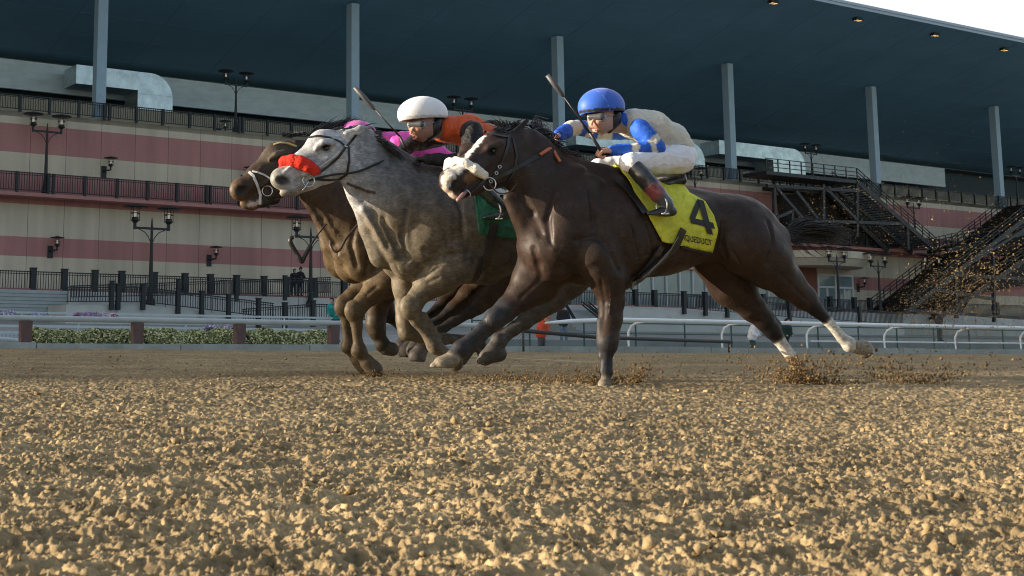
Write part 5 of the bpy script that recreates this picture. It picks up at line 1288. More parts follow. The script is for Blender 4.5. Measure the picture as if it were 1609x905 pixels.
hair_obj('forelock', HB, GREY_HAIR, [([L_(figB,450,216,.0), L_(figB,474,212,0)], [L_(figB,438,214,.04), L_(figB,488,209,.02)], 110, .014, .015, .004, 12, .01)])
hair_obj('tail', HB, DARK_HAIR, [([L_(figB,872,348,0), L_(figB,878,362,0)], [L_(figB,950,360,.1), L_(figB,940,380,-.08)], 100, .035, .05, .007, 13, .012)])
saddle(figB, HB, 655, 728, 284, 291, .02, None)
hair_obj('mane', HX, DARK_HAIR, [([L_(figX,500,210,.0), L_(figX,540,235,.0)], [L_(figX,530,205,-.05), L_(figX,570,240,.0)], 60, .02, .02, .006, 14, .014)])
# ------------------------------------------------------------------ jockeys
SKIN = mat('skin', (.5,.3,.22), .5, noise=.08, nscale=30, attr=True); SILK = mat('silk', (.5,.5,.5), .68, noise=.12, nscale=18, attr=True, bump=.3, bscale=12, dist=.02, spec=.3)
NYLON = mat('white_breeches', (.76,.76,.82), .6, noise=.08, nscale=10, bump=.25, bscale=12, dist=.018, spec=.3); BOOTM = mat('boot_leather', (.02,.02,.02), .3, noise=.15, nscale=30, attr=True, coat=.3)
def wrinkle(m, dist_=.02, st_=.5):
    t = m.node_tree; b = t.nodes['Principled BSDF']; tc = t.nodes.new('ShaderNodeTexCoord'); old = b.inputs['Normal'].links[0].from_socket
    for sc_, wd, k_ in ((4.2, .13, 1), (9, .16, .35)):
        n = t.nodes.new('ShaderNodeTexNoise'); n.inputs['Scale'].default_value = sc_; n.inputs['Detail'].default_value = 1.5; n.inputs['Distortion'].default_value = 1.4; t.links.new(tc.outputs['Object'], n.inputs['Vector'])
        a = t.nodes.new('ShaderNodeMath'); a.operation = 'SUBTRACT'; a.inputs[1].default_value = .5; t.links.new(n.outputs['Fac'], a.inputs[0])
        c = t.nodes.new('ShaderNodeMath'); c.operation = 'ABSOLUTE'; t.links.new(a.outputs[0], c.inputs[0])
        mr = t.nodes.new('ShaderNodeMapRange'); mr.inputs[1].default_value = 0; mr.inputs[2].default_value = wd; mr.inputs[3].default_value = 1; mr.inputs[4].default_value = 0; t.links.new(c.outputs[0], mr.inputs[0])
        bp = t.nodes.new('ShaderNodeBump'); bp.inputs['Strength'].default_value = st_*k_; bp.inputs['Distance'].default_value = dist_; t.links.new(mr.outputs[0], bp.inputs['Height']); t.links.new(old, bp.inputs['Normal']); old = bp.outputs[0]
    t.links.new(old, b.inputs['Normal'])
wrinkle(SILK, .022, .38); wrinkle(NYLON, .018, .3); wrinkle(YEL, .02, .45); wrinkle(GRN, .02, .45)
CAPM = mat('cap_silk', (.1,.2,.6), .55, noise=.05, nscale=20, attr=True, bump=.1, bscale=60, sheen=.2)
LENS = mat('goggle_lens', (.10,.10,.11), .1, metal=.3, noise=.25, nscale=40); LENS_R = mat('goggle_frame', (.30,.30,.29), .35)
def grip_hand(s, wrist, pdir, cdir, sz=1.0, tg=1, open_=0.0):
    """closed hand: palm, four curled fingers of unequal length, thumb across them"""
    wrist = np.asarray(wrist, float); p = np.array(pdir, float); p /= np.linalg.norm(p); c = np.array(cdir, float); c -= p*(c@p); c /= np.linalg.norm(c); x = np.cross(p, c)
    for o in (-.026, -.009, .009, .026): s.seg(wrist+x*o*.55*sz, .016*sz, wrist+p*.075*sz+x*o*sz, .0145*sz, 1, .012, tg)
    for o, L in ((-.032, .85), (-.011, .98), (.011, 1.0), (.032, .92)):
        K = wrist+(p*.08+x*o)*sz; A = K+(p*.02*L+c*.034*L)*sz; B2 = A+(-p*.03*L+c*.014*L)*sz; C2 = B2+(-p*.012-c*.012)*sz
        s.seg(K, .0115*sz, A, .0102*sz, 1, .004, tg); s.seg(A, .0102*sz, B2, .0095*sz, 1, .003, tg); s.seg(B2, .0095*sz, C2, .0085*sz, 1, .003, tg)
    T0 = wrist+(p*.022-x*.03)*sz; T1 = T0+(p*.03-x*.012+c*.02)*sz; T2 = T1+(p*.022+x*.012+c*.022)*sz
    s.seg(T0, .014*sz, T1, .0125*sz, 1, .006, tg); s.seg(T1, .012*sz, T2, .0095*sz, 1, .003, tg)
def rider(fig, k, name_label, J, group='jockeys crouched over their horses'):
    """J: joints in photo pixels: head, chin ... ; every garment is its own mesh under the body"""
    sh = J['shift']; P_ = lambda x, y, w: (x+sh[0], y+sh[1], w+sh[2])
    q = fig.P(*P_(1010, 240, 0)); lo = q-np.array([.72, .42, .55]); hi = q+np.array([.82, .46, .55])
    # ---- body
    b = fig.child(.0062, lo, hi); tg = 1
    hx, hy, hw = J['head']; r_ = J.get('r', 1.0)
    b.ell(hx, hy, hw, 23*r_, 29*r_, .078, -12, .01, 1)
    fx, fy = J['face']     # face centre offset from head centre, in px
    cx, cy = hx+fx, hy+fy
    b.ell(cx, cy, hw+.018, 19*r_, 20*r_, .062, -25, .02, 1); b.seg(b.P(cx-2, cy+12*r_, hw+.02), .024, b.P(cx+2, cy+19*r_, hw+.02), .017, 1, .02, 1)   # jaw and chin
    b.seg(b.P(cx-11*r_, cy-2, hw+.055), .006, b.P(cx-15.5*r_, cy+8*r_, hw+.055), .0105, 1, .008, 6)                                               # nose
    b.seg(b.P(cx-16*r_, cy+10*r_, hw+.045), .0075, b.P(cx-12*r_, cy+11*r_, hw+.07), .006, 1, .006, 6)                                              # nostril
    for dy, rr in ((14.2, .0065), (17.4, .007)): b.seg(b.P(cx-13*r_, cy+dy*r_, hw+.03), rr, b.P(cx-6*r_, cy+(dy+.6)*r_, hw+.07), rr*.8, 1, .004, 5)        # lips
    b.seg(b.P(cx-13*r_, cy+15.9*r_, hw+.04), .0025, b.P(cx-6*r_, cy+16.3*r_, hw+.09), .002, 1, .003, 5, sub=True)
    for ex, ew in ((-11, .035), (-4, .08)): b.ell(cx+ex*r_, cy-6*r_, hw+ew, 5, 4, .014, 0, .006, 1, sub=True)
    b.seg(b.P(cx-12*r_, cy-11*r_, hw+.03), .009, b.P(cx+3*r_, cy-11*r_, hw+.085), .008, 1, .008, 1)
    b.seg(b.P(cx-4*r_, cy+3*r_, hw+.06), .016, b.P(cx+5*r_, cy+2*r_, hw+.055), .016, 1, .02, 6)
    b.ell(hx+25*r_, hy+3*r_, hw+.06, 6, 8, .012, 0, .008, 6)                                                                                     # ear
    nk = J['neck']; b.seg(b.P(hx+10, hy+14, hw), .06, b.P(*nk), .055, 1, .03, 1)
    T = J['torso']
    for (A, B2) in zip(T[:-1], T[1:]): b.seg(b.P(*A[:3]), A[3]/231*.85, b.P(*B2[:3]), B2[3]/231*.85, 1.3, .04, 2)
    for nm in ('arm_n', 'arm_f'):
        C = J[nm]
        for (A, B2) in zip(C[:-1], C[1:]): b.seg(b.P(*A[:3]), A[3]/231*.72, b.P(*B2[:3]), B2[3]/231*.72, 1, .02, 1)
        W = b.P(*C[-1][:3]); V0 = b.P(*C[-2][:3]); grip_hand(b, W, J.get(nm+'_dir', W-V0), J.get(nm+'_curl', (0, 0, -1)), 1.0, J.get('hand_tag', 6))
    for nm in ('leg_n', 'leg_f'):
        C = J[nm]
        for (A, B2) in zip(C[:-1], C[1:]): b.seg(b.P(*A[:3]), A[3]/231*.75, b.P(*B2[:3]), B2[3]/231*.75, 1, .02, 1)
    body = b.obj('person', SKIN, None, J['skin'], 2); tag(body, name_label, 'person', group)
    # ---- jersey
    j = fig.child(.0066, lo, hi)
    for i, (A, B2) in enumerate(zip(T[:-1], T[1:])): j.seg(j.P(*A[:3]), A[3]/231, j.P(*B2[:3]), B2[3]/231, 1.38, .05, J['torso_tags'][i])
    for nm in ('arm_n', 'arm_f'):
        C = J[nm]; tt = J[nm+'_tags']; pts = [np.append(j.P(*c[:3]), c[3]/231) for c in C]
        tot = len(tt); segL = [np.linalg.norm(pts[i+1][:3]-pts[i][:3]) for i in range(len(pts)-1)]; Ls = sum(segL)
        def at(f):
            d = f*Ls
            for i, l in enumerate(segL):
                if d <= l or i == len(segL)-1: return pts[i]+(pts[i+1]-pts[i])*min(1, d/l)
                d -= l
        for i in range(tot):
            a, c = at(i/tot), at((i+1)/tot); j.seg(a[:3], a[3], c[:3], c[3], 1, .018 if i else .045, tt[i])
    j.noise(.0026, 14, 5); j.noise(.0022, 40, 6)
    if 'collar' in J: j.seg(j.P(*J['collar'][0]), .062, j.P(*J['collar'][1]), .066, 1, .01, J['collar'][2])
    # opened sleeves/waist: keep cloth off head
    j.obj('jersey', SILK, body, J['silk'], 1)
    # ---- breeches
    p = fig.child(.0075, lo, hi)
    H_ = J['hips']; p.seg(p.P(*H_[0][:3]), H_[0][3]/231, p.P(*H_[1][:3]), H_[1][3]/231, 1.3, .04, 0)
    for nm in ('leg_n', 'leg_f'):
        C = J[nm][:J['knee_i']+1]
        for (A, B2) in zip(C[:-1], C[1:]): p.seg(p.P(*A[:3]), A[3]/231, p.P(*B2[:3]), B2[3]/231, 1, .03, 0)
        K = C[-1]; N2 = J[nm][J['knee_i']+1]; kp, np_ = p.P(*K[:3]), p.P(*N2[:3]); p.seg(kp, K[3]/231, kp+(np_-kp)*.3, K[3]/231*.8, 1, .02, 0)
    p.noise(.0028, 26, 8)
    p.obj('breeches', J.get('pants', NYLON), body)
    # ---- boots
    for nm in ('leg_n', 'leg_f'):
        C = J[nm][J['knee_i']+1:]; bt = fig.child(.0058, lo, hi); n = len(C)
        K = J[nm][J['knee_i']]; kp, n0 = bt.P(*K[:3]), bt.P(*C[0][:3])
        bt.seg(kp+(n0-kp)*.35, K[3]/231*.88, n0, C[0][3]/231*1.04, 1, .01, 1)
        for i, (A, B2) in enumerate(zip(C[:-1], C[1:])): bt.seg(bt.P(*A[:3]), A[3]/231*1.04, bt.P(*B2[:3]), B2[3]/231*1.04, 1, .01, J['boot_tags'][min(i, len(J['boot_tags'])-1)])
        A = C[-1]; s1 = A[2]; ax, ay = A[0], A[1]
        bt.seg(bt.P(ax+9, ay+13, s1), .033, bt.P(ax-8, ay+15, s1), .034, 1, .015, 4); bt.seg(bt.P(ax-8, ay+15, s1), .034, bt.P(ax-27, ay+18, s1+.01), .022, 1.15, .015, 4); bt.seg(bt.P(ax, ay, s1), .036, bt.P(ax+5, ay+10, s1), .034, 1, .02, 4)
        bt.cut(ax-8, ay+21.5, s1, -.08, 1, 34)
        bt.obj('boot', BOOTM, body, J['boot'], 1)
    # ---- helmet
    h = fig.child(.0055, lo, hi); ex, ey, ew = J['helmet']; ha, hb = J.get('hsize', (39, 29)); tilt = J.get('tilt', 6)
    h.ell(ex, ey, ew, ha, hb, .125, tilt, .01, 1)
    cq = h.P(ex, ey, ew); e1 = np.array([-math.cos(R(tilt)), 0, math.sin(R(tilt))]); e2 = np.array([math.sin(R(tilt)), 0, math.cos(R(tilt))])
    U, W_, Z = np.meshgrid(h.ax[0]-cq[0], h.ax[1]-cq[1], h.ax[2]-cq[2], indexing='ij', sparse=True)
    xx = U*e1[0]+Z*e1[2]; yy = U*e2[0]+Z*e2[2]
    cutl = -(yy+.047-.0*xx)                        # everything below the rim line goes
    inner = np.sqrt((xx/(ha/231-.012))**2+((yy+.012)/(hb/231-.002))**2+(W_/.112)**2)-1
    h.f = np.maximum(h.f, cutl).astype(np.float32); h.f = np.maximum(h.f, -(inner*.1)).astype(np.float32)
    th = np.abs(yy+.036+.03*xx)+0*W_ < .009; h.t[np.broadcast_to(th, h.t.shape)] = 2
    if 'panels' in J: m_ = np.broadcast_to(np.abs(xx+.02+.35*yy)+0*W_ < .0022, h.t.shape); h.t[m_] = 3
    # peak
    pk = np.maximum(np.sqrt(((xx+.09)/(ha/231*.66))**2+(W_/.1)**2)-1, -(xx+.02))*.09; pk = np.maximum(pk, np.abs(yy+.051+.10*(xx+.1))-.0045).astype(np.float32)
    h.t[(pk < h.f) & (pk < .004)] = 1; h.f = np.minimum(h.f, pk)
    ho = h.obj('helmet', CAPM, body, J['cap'], 0)
    # ---- goggles and strap
    g = fig.child(.0045, lo, hi)
    g.seg(g.P(cx-15*r_, cy-5.5*r_, hw+.03), .026*r_, g.P(cx+1*r_, cy-6*r_, hw+.088), .028*r_, .8, .004, 1)
    go = g.obj('goggles', LENS, body)
    g = fig.child(.0045, lo, hi)
    g.seg(g.P(cx-15*r_, cy-5*r_, hw+.022), .030*r_, g.P(cx+2*r_, cy-5.2*r_, hw+.080), .033*r_, .8, .004, 1)
    g.seg(g.P(cx+12*r_, cy-6*r_, hw+.085), .006, g.P(hx+30*r_, hy-4*r_, hw+.055), .006, .5, .003, 1)
    g.obj('goggle_frame', LENS_R, go)
    # chin harness
    g = fig.child(.005, lo, hi); g.seg(g.P(hx+24*r_, hy+10, hw+.03), .03, g.P(cx+13*r_, cy+15*r_, hw+.02), .026, 1, .02, 1)
    g.ell(hx+20*r_, hy+6*r_, hw+.03, 10.5*r_, 17*r_, .055, -15, .012, 1); g.obj('chin_strap', J.get('strapm', LEATHER), body)
    return body
SK = {1: (.46,.27,.19), 2: (.4,.25,.2), 5: (.42,.16,.13), 6: (.52,.27,.2)}
BLUE = (.022,.11,.56); CRM = (.60,.58,.51)
rider(figF, 'F', 'jockey in cream and blue silks with a blue cap, crouched on the dark bay', dict(
    shift=(0, 0, 0), head=(945,181,.03), face=(-1,8), neck=(985,197,0),
    torso=[(994,194,0,24), (1022,202,0,27), (1054,219,0,23), (1070,232,0,18)], torso_tags=[1, 1, 1],
    collar=[(976,190,.02), (990,197,0), 2],
    arm_n=[(1006,203,.18,16.5), (1022,219,.23,13), (1036,233,.25,10.5), (1000,235,.24,10), (962,236,.2,7.5)], arm_n_tags=[2, 2, 1, 2, 2, 1, 2, 2, 1, 2, 2, 2], arm_n_curl=(.15, -.35, -.9),
    arm_f=[(985,203,-.18,17), (935,206,-.24,13), (903,199,-.2,12), (878,212,-.12,10)], arm_f_tags=[2, 2, 1, 1, 2, 1, 2, 1, 1, 2, 2], arm_f_curl=(.2, .2, -.9),
    hips=[(1070,247,0,24), (1050,252,0,22)],
    leg_n=[(1068,250,.13,24), (1030,252,.2,20), (990,256,.26,15), (1010,277,.32,13.5), (1022,291,.34,13.5), (1034,305,.35,12.5), (1047,319,.36,10)],
    leg_f=[(1068,249,-.13,26), (1010,254,-.19,18), (940,262,-.24,13), (962,280,-.32,12), (976,296,-.34,12), (991,312,-.35,10), (1004,326,-.36,9)], knee_i=2,
    boot_tags=[1, 2, 3], boot={1: (.02,.02,.024), 2: (.17,.045,.06), 3: (.06,.075,.09), 4: (.018,.018,.022)},
    skin=SK, silk={1: CRM, 2: BLUE}, helmet=(945,168,.03), hsize=(39,30), panels=1, cap={1: BLUE, 2: (.008,.01,.02), 3: (.1,.25,.75)}))
rider(figG, 'G', 'jockey in orange with black sleeves and a white cap, crouched on the grey horse', dict(
    shift=(-285, 10, 0), head=(664,192,.03), face=(-3,9), neck=(700,205,0), r=1.0,
    torso=[(702,204,0,23), (735,205,0,26), (775,222,0,23), (798,238,0,19)], torso_tags=[1, 1, 1],
    collar=[(690,200,.02), (702,205,0), 3],
    arm_n=[(742,208,.18,19), (738,246,.25,13), (710,252,.22,11), (672,250,.16,9.5)], arm_n_tags=[2]*6, arm_n_curl=(.15, -.2, -.9),
    arm_f=[(700,212,-.17,18), (664,222,-.22,15), (648,226,-.2,13), (632,238,-.14,11)], arm_f_tags=[2]*6, arm_f_curl=(.2, .3, -.9),
    hips=[(792,250,0,24), (775,254,0,22)],
    leg_n=[(790,252,.13,24), (760,258,.19,18), (728,264,.22,14), (744,280,.31,12.5), (758,296,.33,12), (773,311,.35,11), (789,325,.36,9.5)],
    leg_f=[(790,252,-.13,24), (740,256,-.19,17), (690,264,-.24,12), (710,290,-.26,11), (725,305,-.26,11), (740,318,-.26,10), (752,328,-.26,9)], knee_i=2,
    boot_tags=[1, 1, 1], boot={1: (.02,.03,.026), 4: (.03,.055,.045)}, hand_tag=7,
    skin={1: (.33,.17,.12), 2: (.3,.2,.15), 5: (.34,.12,.1), 6: (.36,.18,.13), 7: (.015,.015,.016)}, silk={1: (.58,.095,.03), 2: (.014,.014,.016), 3: (.5,.52,.48)},
    helmet=(664,179,.03), hsize=(42,28), cap={1: (.78,.78,.81), 2: (.5,.5,.53), 3: (.7,.7,.7)}))
PINK = (.72,.09,.42)
rider(figB, 'B', 'jockey in bright pink silks bent low behind the grey head, on the brown horse', dict(
    shift=(-385, 15, 0), head=(560,222,-.02), face=(-3,10), neck=(600,222,0), r=.85,
    torso=[(604,222,0,18), (640,226,0,22), (676,238,0,21), (700,250,0,17)], torso_tags=[1, 1, 1],
    collar=[(592,216,.0), (603,221,0), 2],
    arm_n=[(625,226,.17,16), (640,252,.22,12), (615,256,.2,10), (588,252,.14,9)], arm_n_tags=[1, 1, 1, 2, 1, 1], arm_n_curl=(.15, -.2, -.9),
    arm_f=[(612,226,-.17,15), (592,246,-.22,12), (570,250,-.2,10), (556,250,-.12,9)], arm_f_tags=[1]*6, arm_f_curl=(.2, .3, -.9),
    hips=[(700,262,0,21), (688,266,0,20)],
    leg_n=[(700,264,.13,21), (680,266,.18,16), (648,270,.2,12), (664,294,.22,11), (676,308,.22,10), (690,320,.22,10), (702,330,.22,8)],
    leg_f=[(700,264,-.13,21), (660,266,-.18,15), (620,270,-.22,11), (640,292,-.24,10), (655,306,-.24,10), (668,318,-.24,9), (680,328,-.24,8)], knee_i=2,
    boot_tags=[1, 1, 1], boot={1: (.02,.02,.02), 4: (.02,.02,.02)},
    skin=SK, silk={1: PINK, 2: (.02,.02,.02)}, helmet=(563,209,-.02), hsize=(30,20), tilt=-4, cap={1: PINK, 2: (.02,.02,.02), 3: PINK}))
# crops
def crop_whip(fig, pts, label, rads):
    q = [Vector(fig.P(*p)) for p in pts]; root = empty('whip', fig.M @ q[0], 0); tag(root, label, 'whip', 'riding whips')
    W = [fig.M @ v - (fig.M @ q[0]) for v in q]
    mb = MB(); mb.tube(W[:2], rads[0], 8); mb.build_local('handle', LEATHER, root, True)
    mb = MB(); mb.tube(W[1:3], [rads[0]*.75, .0045], 8); mb.build_local('shaft', LEATHER, root, True)
    mb = MB(); d_ = (W[3]-W[2]).normalized(); s_ = d_.cross(Vector((0, 1, 0))).normalized(); e = W[3]
    mb.tube([W[2], W[2]+(W[3]-W[2])*.12, W[2]+(W[3]-W[2])*.5, W[3]], [.005, .017, .02, .017], 8); mb.build_local('flap', mat('grey_whip_flap', (.07,.07,.075), .5), root, True)
    return root
crop_whip(figF, [(948,243,.2), (927,209,.22), (886,152,.2), (860,118,.19)], 'riding whip with padded tip pointing up beside the blue cap', (.011,))
crop_whip(figG, [(643,244,-.1), (628,214,-.1), (590,173,-.14), (557,137,-.16)], 'riding whip with padded tip pointing up left of the white cap', (.010,))
# stirrups
for fig, H, x, y, w_, tx, ty in ((figF, H4, 1040, 334, .37, 1022, 290), (figG, HG, 780, 342, .37, 768, 296)):
    root = MB(); c = fig.P(x, y, w_); ring(root, c+np.array([0, 0, .045]), (1, .1, 0), .058, .006, 20); root.box(c+np.array([0, 0, -.012]), (.022, .055, .006)); si = root.build_local('stirrup', STEEL, H, True)
    mb = MB(); mb.bar(c+np.array([0, 0, .1]), fig.P(tx, ty, .22), .022, .006); l_ = mb.build_local('strap', LEATHER, si)
# ------------------------------------------------------------------ people along the rail and on the terrace
CL = mat('street_clothes', (.1,.1,.1), .85, noise=.15, nscale=10, attr=True, bump=.3, bscale=14, dist=.02)
HAIRM = mat('hair', (.02,.015,.012), .6)
def bystander(px, py_feet, nn, height, label, face=0, lean=0, coat=(.02,.022,.03), legs=(.05,.07,.12), hair=(.02,.015,.012), cap=None, arms='rail', feet_z=None, group=None):
    p = Wn(px, py_feet, nn)
    if feet_z is not None: p = np.array(G(*dn(p), feet_z))
    g = Fig.__new__(Fig); g.vx = .018; g.lo = np.array([-.5, -.5, -.02]); g.hi = np.array([.62, .5, 1.95]); k = height/1.78
    def A(x, y, z): return np.array([x, y, z])*k
    ln = lambda z, x=0: x+max(0, z-.95)*math.tan(R(lean))
    yaw = face
    base = Matrix.Translation(Vector(p)) @ Matrix.Rotation(math.atan2(-D[1], -D[0])+R(90)+R(yaw), 4, 'Z')
    def S(x, y, z): return A(ln(z, x), y, z-(max(0, z-.95)*(1-math.cos(R(lean)))))
    hd_ = S(.05, 0, 1.66)
    def limbs(s, cover, t):
        if arms == 'rail': E_ = ((.12, 1.12), (.34, 1.18))
        elif arms == 'down': E_ = ((-.02, 1.14), (.06, .9))
        else: E_ = ((.16, 1.05), (.36, .95))
        for q in (-1, 1):
            s.seg(S(0, .2*q, 1.42), .062*cover, S(E_[0][0], .27*q, E_[0][1]), .05*cover, 1, .03, t); s.seg(S(E_[0][0], .27*q, E_[0][1]), .048*cover, S(E_[1][0], .17*q, E_[1][1]), .036*cover, 1, .02, t)
        return [S(E_[1][0], .17*q, E_[1][1]) for q in (-1, 1)]
    b = g; b.reset()
    b.seg(hd_, .085, hd_+np.array([.015, 0, .05]), .095, .9, .02, 1); b.seg(hd_+np.array([.03, 0, -.07]), .055, hd_, .07, 1, .03, 1); b.seg(hd_+np.array([.09, 0, 0]), .012, hd_+np.array([.105, 0, -.03]), .016, 1, .015, 1)
    b.seg(S(0, 0, 1.5), .055, hd_, .055, 1, .03, 1); b.seg(S(0, 0, 1.38), .13, S(0, 0, 1.0), .12, 1.3, .05, 1)
    ha = limbs(b, .85, 1)
    for h_ in ha:
        b.seg(h_, .034, h_+np.array([.06, 0, -.01]), .036, 1.1, .02, 1)
        for o in (-.03, -.01, .01, .03): b.seg(h_+np.array([.07, o, -.01]), .011, h_+np.array([.115, o*1.1, -.035]), .009, 1, .006, 1)
    for q in (-1, 1): b.seg(A(0, .1*q, .9), .075, A(.02, .11*q, .5), .055, 1, .03, 1); b.seg(A(.02, .11*q, .5), .05, A(0, .12*q, .08), .036, 1, .02, 1)
    me = b.mesh('person', {1: (.42,.25,.18)}, 1); body = link_mesh('person', me, SKIN, None, True); body.matrix_basis = base; tag(body, label, 'person', group)
    b.reset(); b.seg(S(.01, 0, 1.38), .18, S(0, 0, 1.15), .17, 1.45, .05, 1); b.seg(S(0, 0, 1.15), .17, S(0, 0, .9), .18, 1.3, .05, 1); limbs(b, 1.45, 1); b.seg(S(.0, 0, 1.5), .075, S(0, 0, 1.44), .09, 1.1, .03, 1); b.noise(.006, 12, 3)
    link_mesh('jacket', b.mesh('jacket', {1: coat}, 0), CL, body, True)
    b.reset()
    for q in (-1, 1): b.seg(A(0, .09*q, .92), .105, A(.02, .11*q, .5), .078, 1, .05, 1); b.seg(A(.02, .11*q, .5), .075, A(0, .12*q, .09), .066, 1, .02, 1)
    b.noise(.005, 12, 4); link_mesh('trousers', b.mesh('trousers', {1: legs}, 0), CL, body, True)
    b.reset()
    for q in (-1, 1): b.seg(A(-.04, .12*q, .045), .045, A(.16, .14*q, .035), .036, 1.1, .02, 1)
    link_mesh('shoes', b.mesh('shoes', {1: (.03,.03,.03)}, 0), CL, body, True)
    b.reset()
    if cap: b.seg(hd_+np.array([-.01, 0, .09]), .1, hd_+np.array([0, 0, .1]), .1, 1, .02, 1); b.seg(hd_+np.array([.08, 0, .075]), .02, hd_+np.array([.17, 0, .06]), .014, 4, .02, 1); b.seg(hd_+np.array([-.04, 0, .03]), .09, hd_+np.array([-.03, 0, .06]), .09, 1, .02, 1)
    else: b.seg(hd_+np.array([-.03, 0, .06]), .102, hd_+np.array([-.005, 0, .085]), .098, 1, .02, 1); b.seg(hd_+np.array([-.05, 0, .0]), .08, hd_+np.array([-.05, 0, -.06]), .065, 1, .03, 1)
    link_mesh('cap' if cap else 'hair', b.mesh('hair', {1: cap or hair}, 0), CL, body, True)
    return body
bystander(461, 466, N_T+.6, 1.72, 'bare-headed person in a dark coat at the terrace railing, left one of two', 0, 8, (.012,.013,.018), (.06,.08,.12), (.02,.015,.012), feet_z=zs[0]-.0, group='two spectators at the terrace railing')
bystander(471, 467, N_T+.62, 1.85, 'taller person in dark coat and black hat at the terrace railing, right of two', 6, 4, (.010,.011,.016), (.05,.07,.11), cap=(.01,.01,.012), feet_z=zs[0]-.0, group='two spectators at the terrace railing')
bystander(527, 528, 52, 1.7, 'person in a teal top bending behind the pipe rail beside the brown horse', -50, 34, (.02,.30,.30), (.05,.06,.09), arms='reach')
bystander(851, 552, 38.2, 1.22, 'person in an orange jacket and red cap crouching low behind the dark barrier pole', 10, 22, (.62,.075,.03), (.06,.06,.06), cap=(.55,.06,.04), arms='reach')
bystander(886, 538, 50, 1.74, 'person with reddish hair in a black top and jeans, beside the concrete steps', -25, 2, (.012,.014,.02), (.14,.19,.27), (.10,.03,.02), arms='down')
bystander(1183, 556, 38.4, 1.32, 'person in a white jacket stooping behind the white rail between gooseneck posts', 20, 20, (.72,.72,.75), (.03,.06,.05), (.03,.02,.02), arms='reach')
bystander(1234, 556, 38.2, 1.36, 'person in dark green with black hair right behind the hind leg of the near horse', -10, 18, (.012,.035,.03), (.02,.03,.03), (.01,.01,.01), arms='reach')
bystander(1477, 536, 50, 1.76, 'person in a dark jacket under the flying dirt at the right', 0, 4, (.05,.045,.045), (.04,.04,.05), (.12,.06,.03), arms='down')
# ------------------------------------------------------------------ loose and flying dirt
ICO = None
def ico():
    global ICO
    if ICO is None:
        bm = bmesh.new(); bmesh.ops.create_icosphere(bm, subdivisions=1, radius=1); ICO = (np.array([v.co[:] for v in bm.verts]), np.array([[v.index for v in f.verts] for f in bm.faces])); bm.free()
    return ICO
def clumps(name, C, Rr, m, seed, stretch=None, label=None, smooth=True):
    r = np.random.default_rng(seed); V0, F0 = ico(); n = len(C); k = len(V0)
    J = 1+.38*r.standard_normal((n, k, 1)).clip(-1.3, 1.6); S_ = r.uniform(.55, 1.3, (n, 1, 3))
    V = V0[None]*J*S_*Rr[:, None, None]+C[:, None, :]
    Fs = F0[None]+(np.arange(n)*k)[:, None, None]
    me = np_mesh(name, V.reshape(-1, 3), Fs.reshape(-1, 3)); o = link_mesh(name, me, m, None, False); return o
CLOD = mat('dirt_clod', (.26,.175,.085), .95, noise=.45, nscale=60, bump=.5, bscale=160, spec=.15)
CLODK = mat('thrown_dirt', (.17,.11,.052), .95, noise=.5, nscale=30, spec=.15)
CLODF = mat('flying_dirt', (.31,.215,.10), .95, noise=.5, nscale=30, spec=.15)
r = np.random.default_rng(5)
# crumbs lying on the harrowed surface
n = 4000; yy = .9*np.exp(r.random(n)*math.log(24/.9)); xx = yy*(r.random(n)*1.0-.4); nnn = xx*N[0]+yy*N[1]; ok = nnn < 33; xx, yy = xx[ok], yy[ok]
rad = (.003+.007*r.random(len(xx))**3)*(1+.06*yy)
C = np.stack([xx, yy, zdirt(xx, yy)+rad*.35], 1)
tag(clumps('loose_dirt', C, rad, DIRT, 1), kind='stuff')
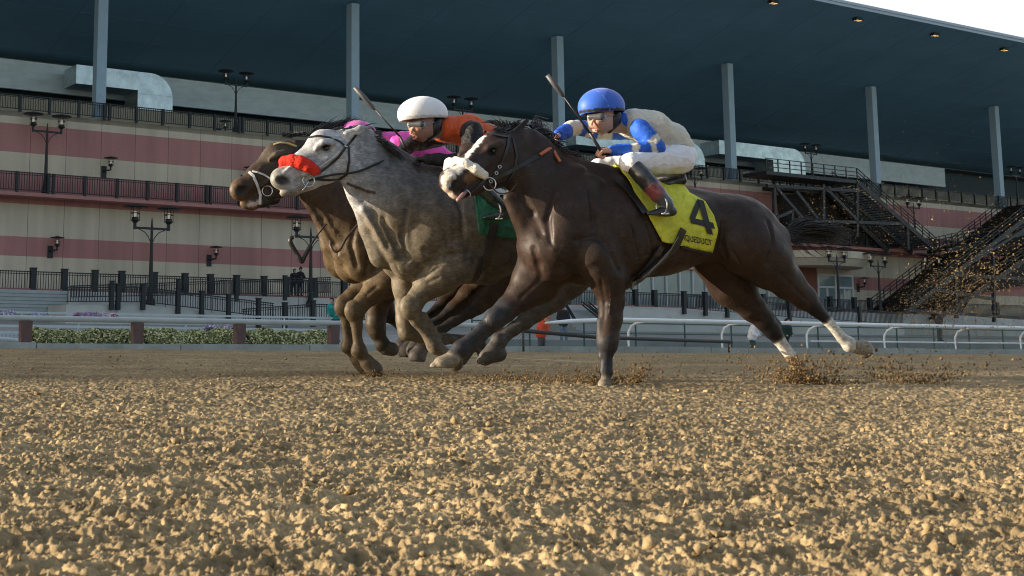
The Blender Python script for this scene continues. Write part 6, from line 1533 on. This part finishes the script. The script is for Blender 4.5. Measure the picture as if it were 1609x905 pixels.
# sprays thrown up by the hooves
def spray(px, py, dep, n, sx_, sz_, lift, rr, seed, drift=0):
    r = np.random.default_rng(seed); x0 = (px-PX0)/2200*dep; a = r.random(n)
    u = np.abs(r.standard_normal(n))*sz_; x = x0+r.standard_normal(n)*sx_*(.45+.8*u/max(sz_, .01))+drift*u; y = dep+r.standard_normal(n)*sx_*.5
    z = zdirt(x, y)+.005+u*lift; return np.stack([x, y, z], 1), rr*(.35+1.3*r.random(n)**2.2)
Cs, Rs = [], []
for a in ((951,603,9.35,600,.09,.05,1,.007,1), (985,590,9.9,420,.12,.07,1,.007,2,.3), (1000,585,9.9,200,.04,.09,1,.008,12,.3), (880,585,10.0,450,.16,.05,1,.007,3,.2), (800,590,10.1,350,.14,.035,1,.007,4), (925,590,10.0,350,.13,.07,1,.006,13,.2),
          (1262,590,9.95,1100,.13,.10,1,.009,5,.25), (1235,588,10.0,700,.16,.12,1,.007,6,-.3), (1300,592,10.0,700,.20,.04,1,.007,7,.3), (1410,585,10.4,800,.16,.15,1,.007,8,-.5), (1450,590,10.3,800,.19,.10,1,.009,9,.3), (1150,585,10.6,150,.25,.1,1,.006,10),
          (590,592,11.0,200,.10,.03,1,.007,11)):
    c, q = spray(*a); Cs.append(c); Rs.append(q)
tag(clumps('kicked_up_dirt', np.concatenate(Cs), np.concatenate(Rs)*.72, CLODK, 2), kind='stuff')
# the plume flung back behind the horses, denser and lower to the right
def P3(px, py, dep): return np.stack([(px-PX0)/2200*dep, dep+0*px, CZ+(565-py)/2200*dep], -1)
Cs, Rs = [], []
def plume(cx, cy, ax, ay, ang, n, d0_, d1_, r0, r1, seed):
    r = np.random.default_rng(seed); u = r.standard_normal(n)*ax; v = r.standard_normal(n)*ay; ca, sa = math.cos(R(ang)), math.sin(R(ang))
    x = cx+u*ca-v*sa; y = cy-(u*sa+v*ca); dep = r.uniform(d0_, d1_, n); p = P3(x, y, dep)
    g_ = SLOPE*(p[:, 0]*N[0]+p[:, 1]*N[1]-N_H); ok = p[:, 2] > g_+.01
    Cs.append(p[ok]); Rs.append((r0+(r1-r0)*r.random(n)**3)[ok])
plume(1540,460,75,48,28, 3900, 10.5, 14, .002, .0105, 21)
plume(1480,470,45,26,20, 1900, 11, 13.5, .002, .010, 27)
plume(1520,450,60,42,30, 260, 10.3, 12.5, .005, .016, 31)
plume(1560,520,60,22,5, 1100, 10.5, 13.5, .002, .009, 22)
plume(1340,350,90,38,-10, 1300, 10.5, 13.5, .0015, .007, 23)
plume(1440,330,120,60,-5, 1300, 10.5, 14, .0015, .006, 24)
plume(1400,535,110,16,0, 200, 10.2, 12, .002, .008, 25)
plume(1130,545,70,14,0, 60, 10.2, 12, .002, .007, 28)
plume(1450,200,130,60,-5, 120, 10.5, 14, .0015, .004, 26)
tag(clumps('flying_dirt', np.concatenate(Cs), np.concatenate(Rs)*.58, CLODF, 3), kind='stuff')
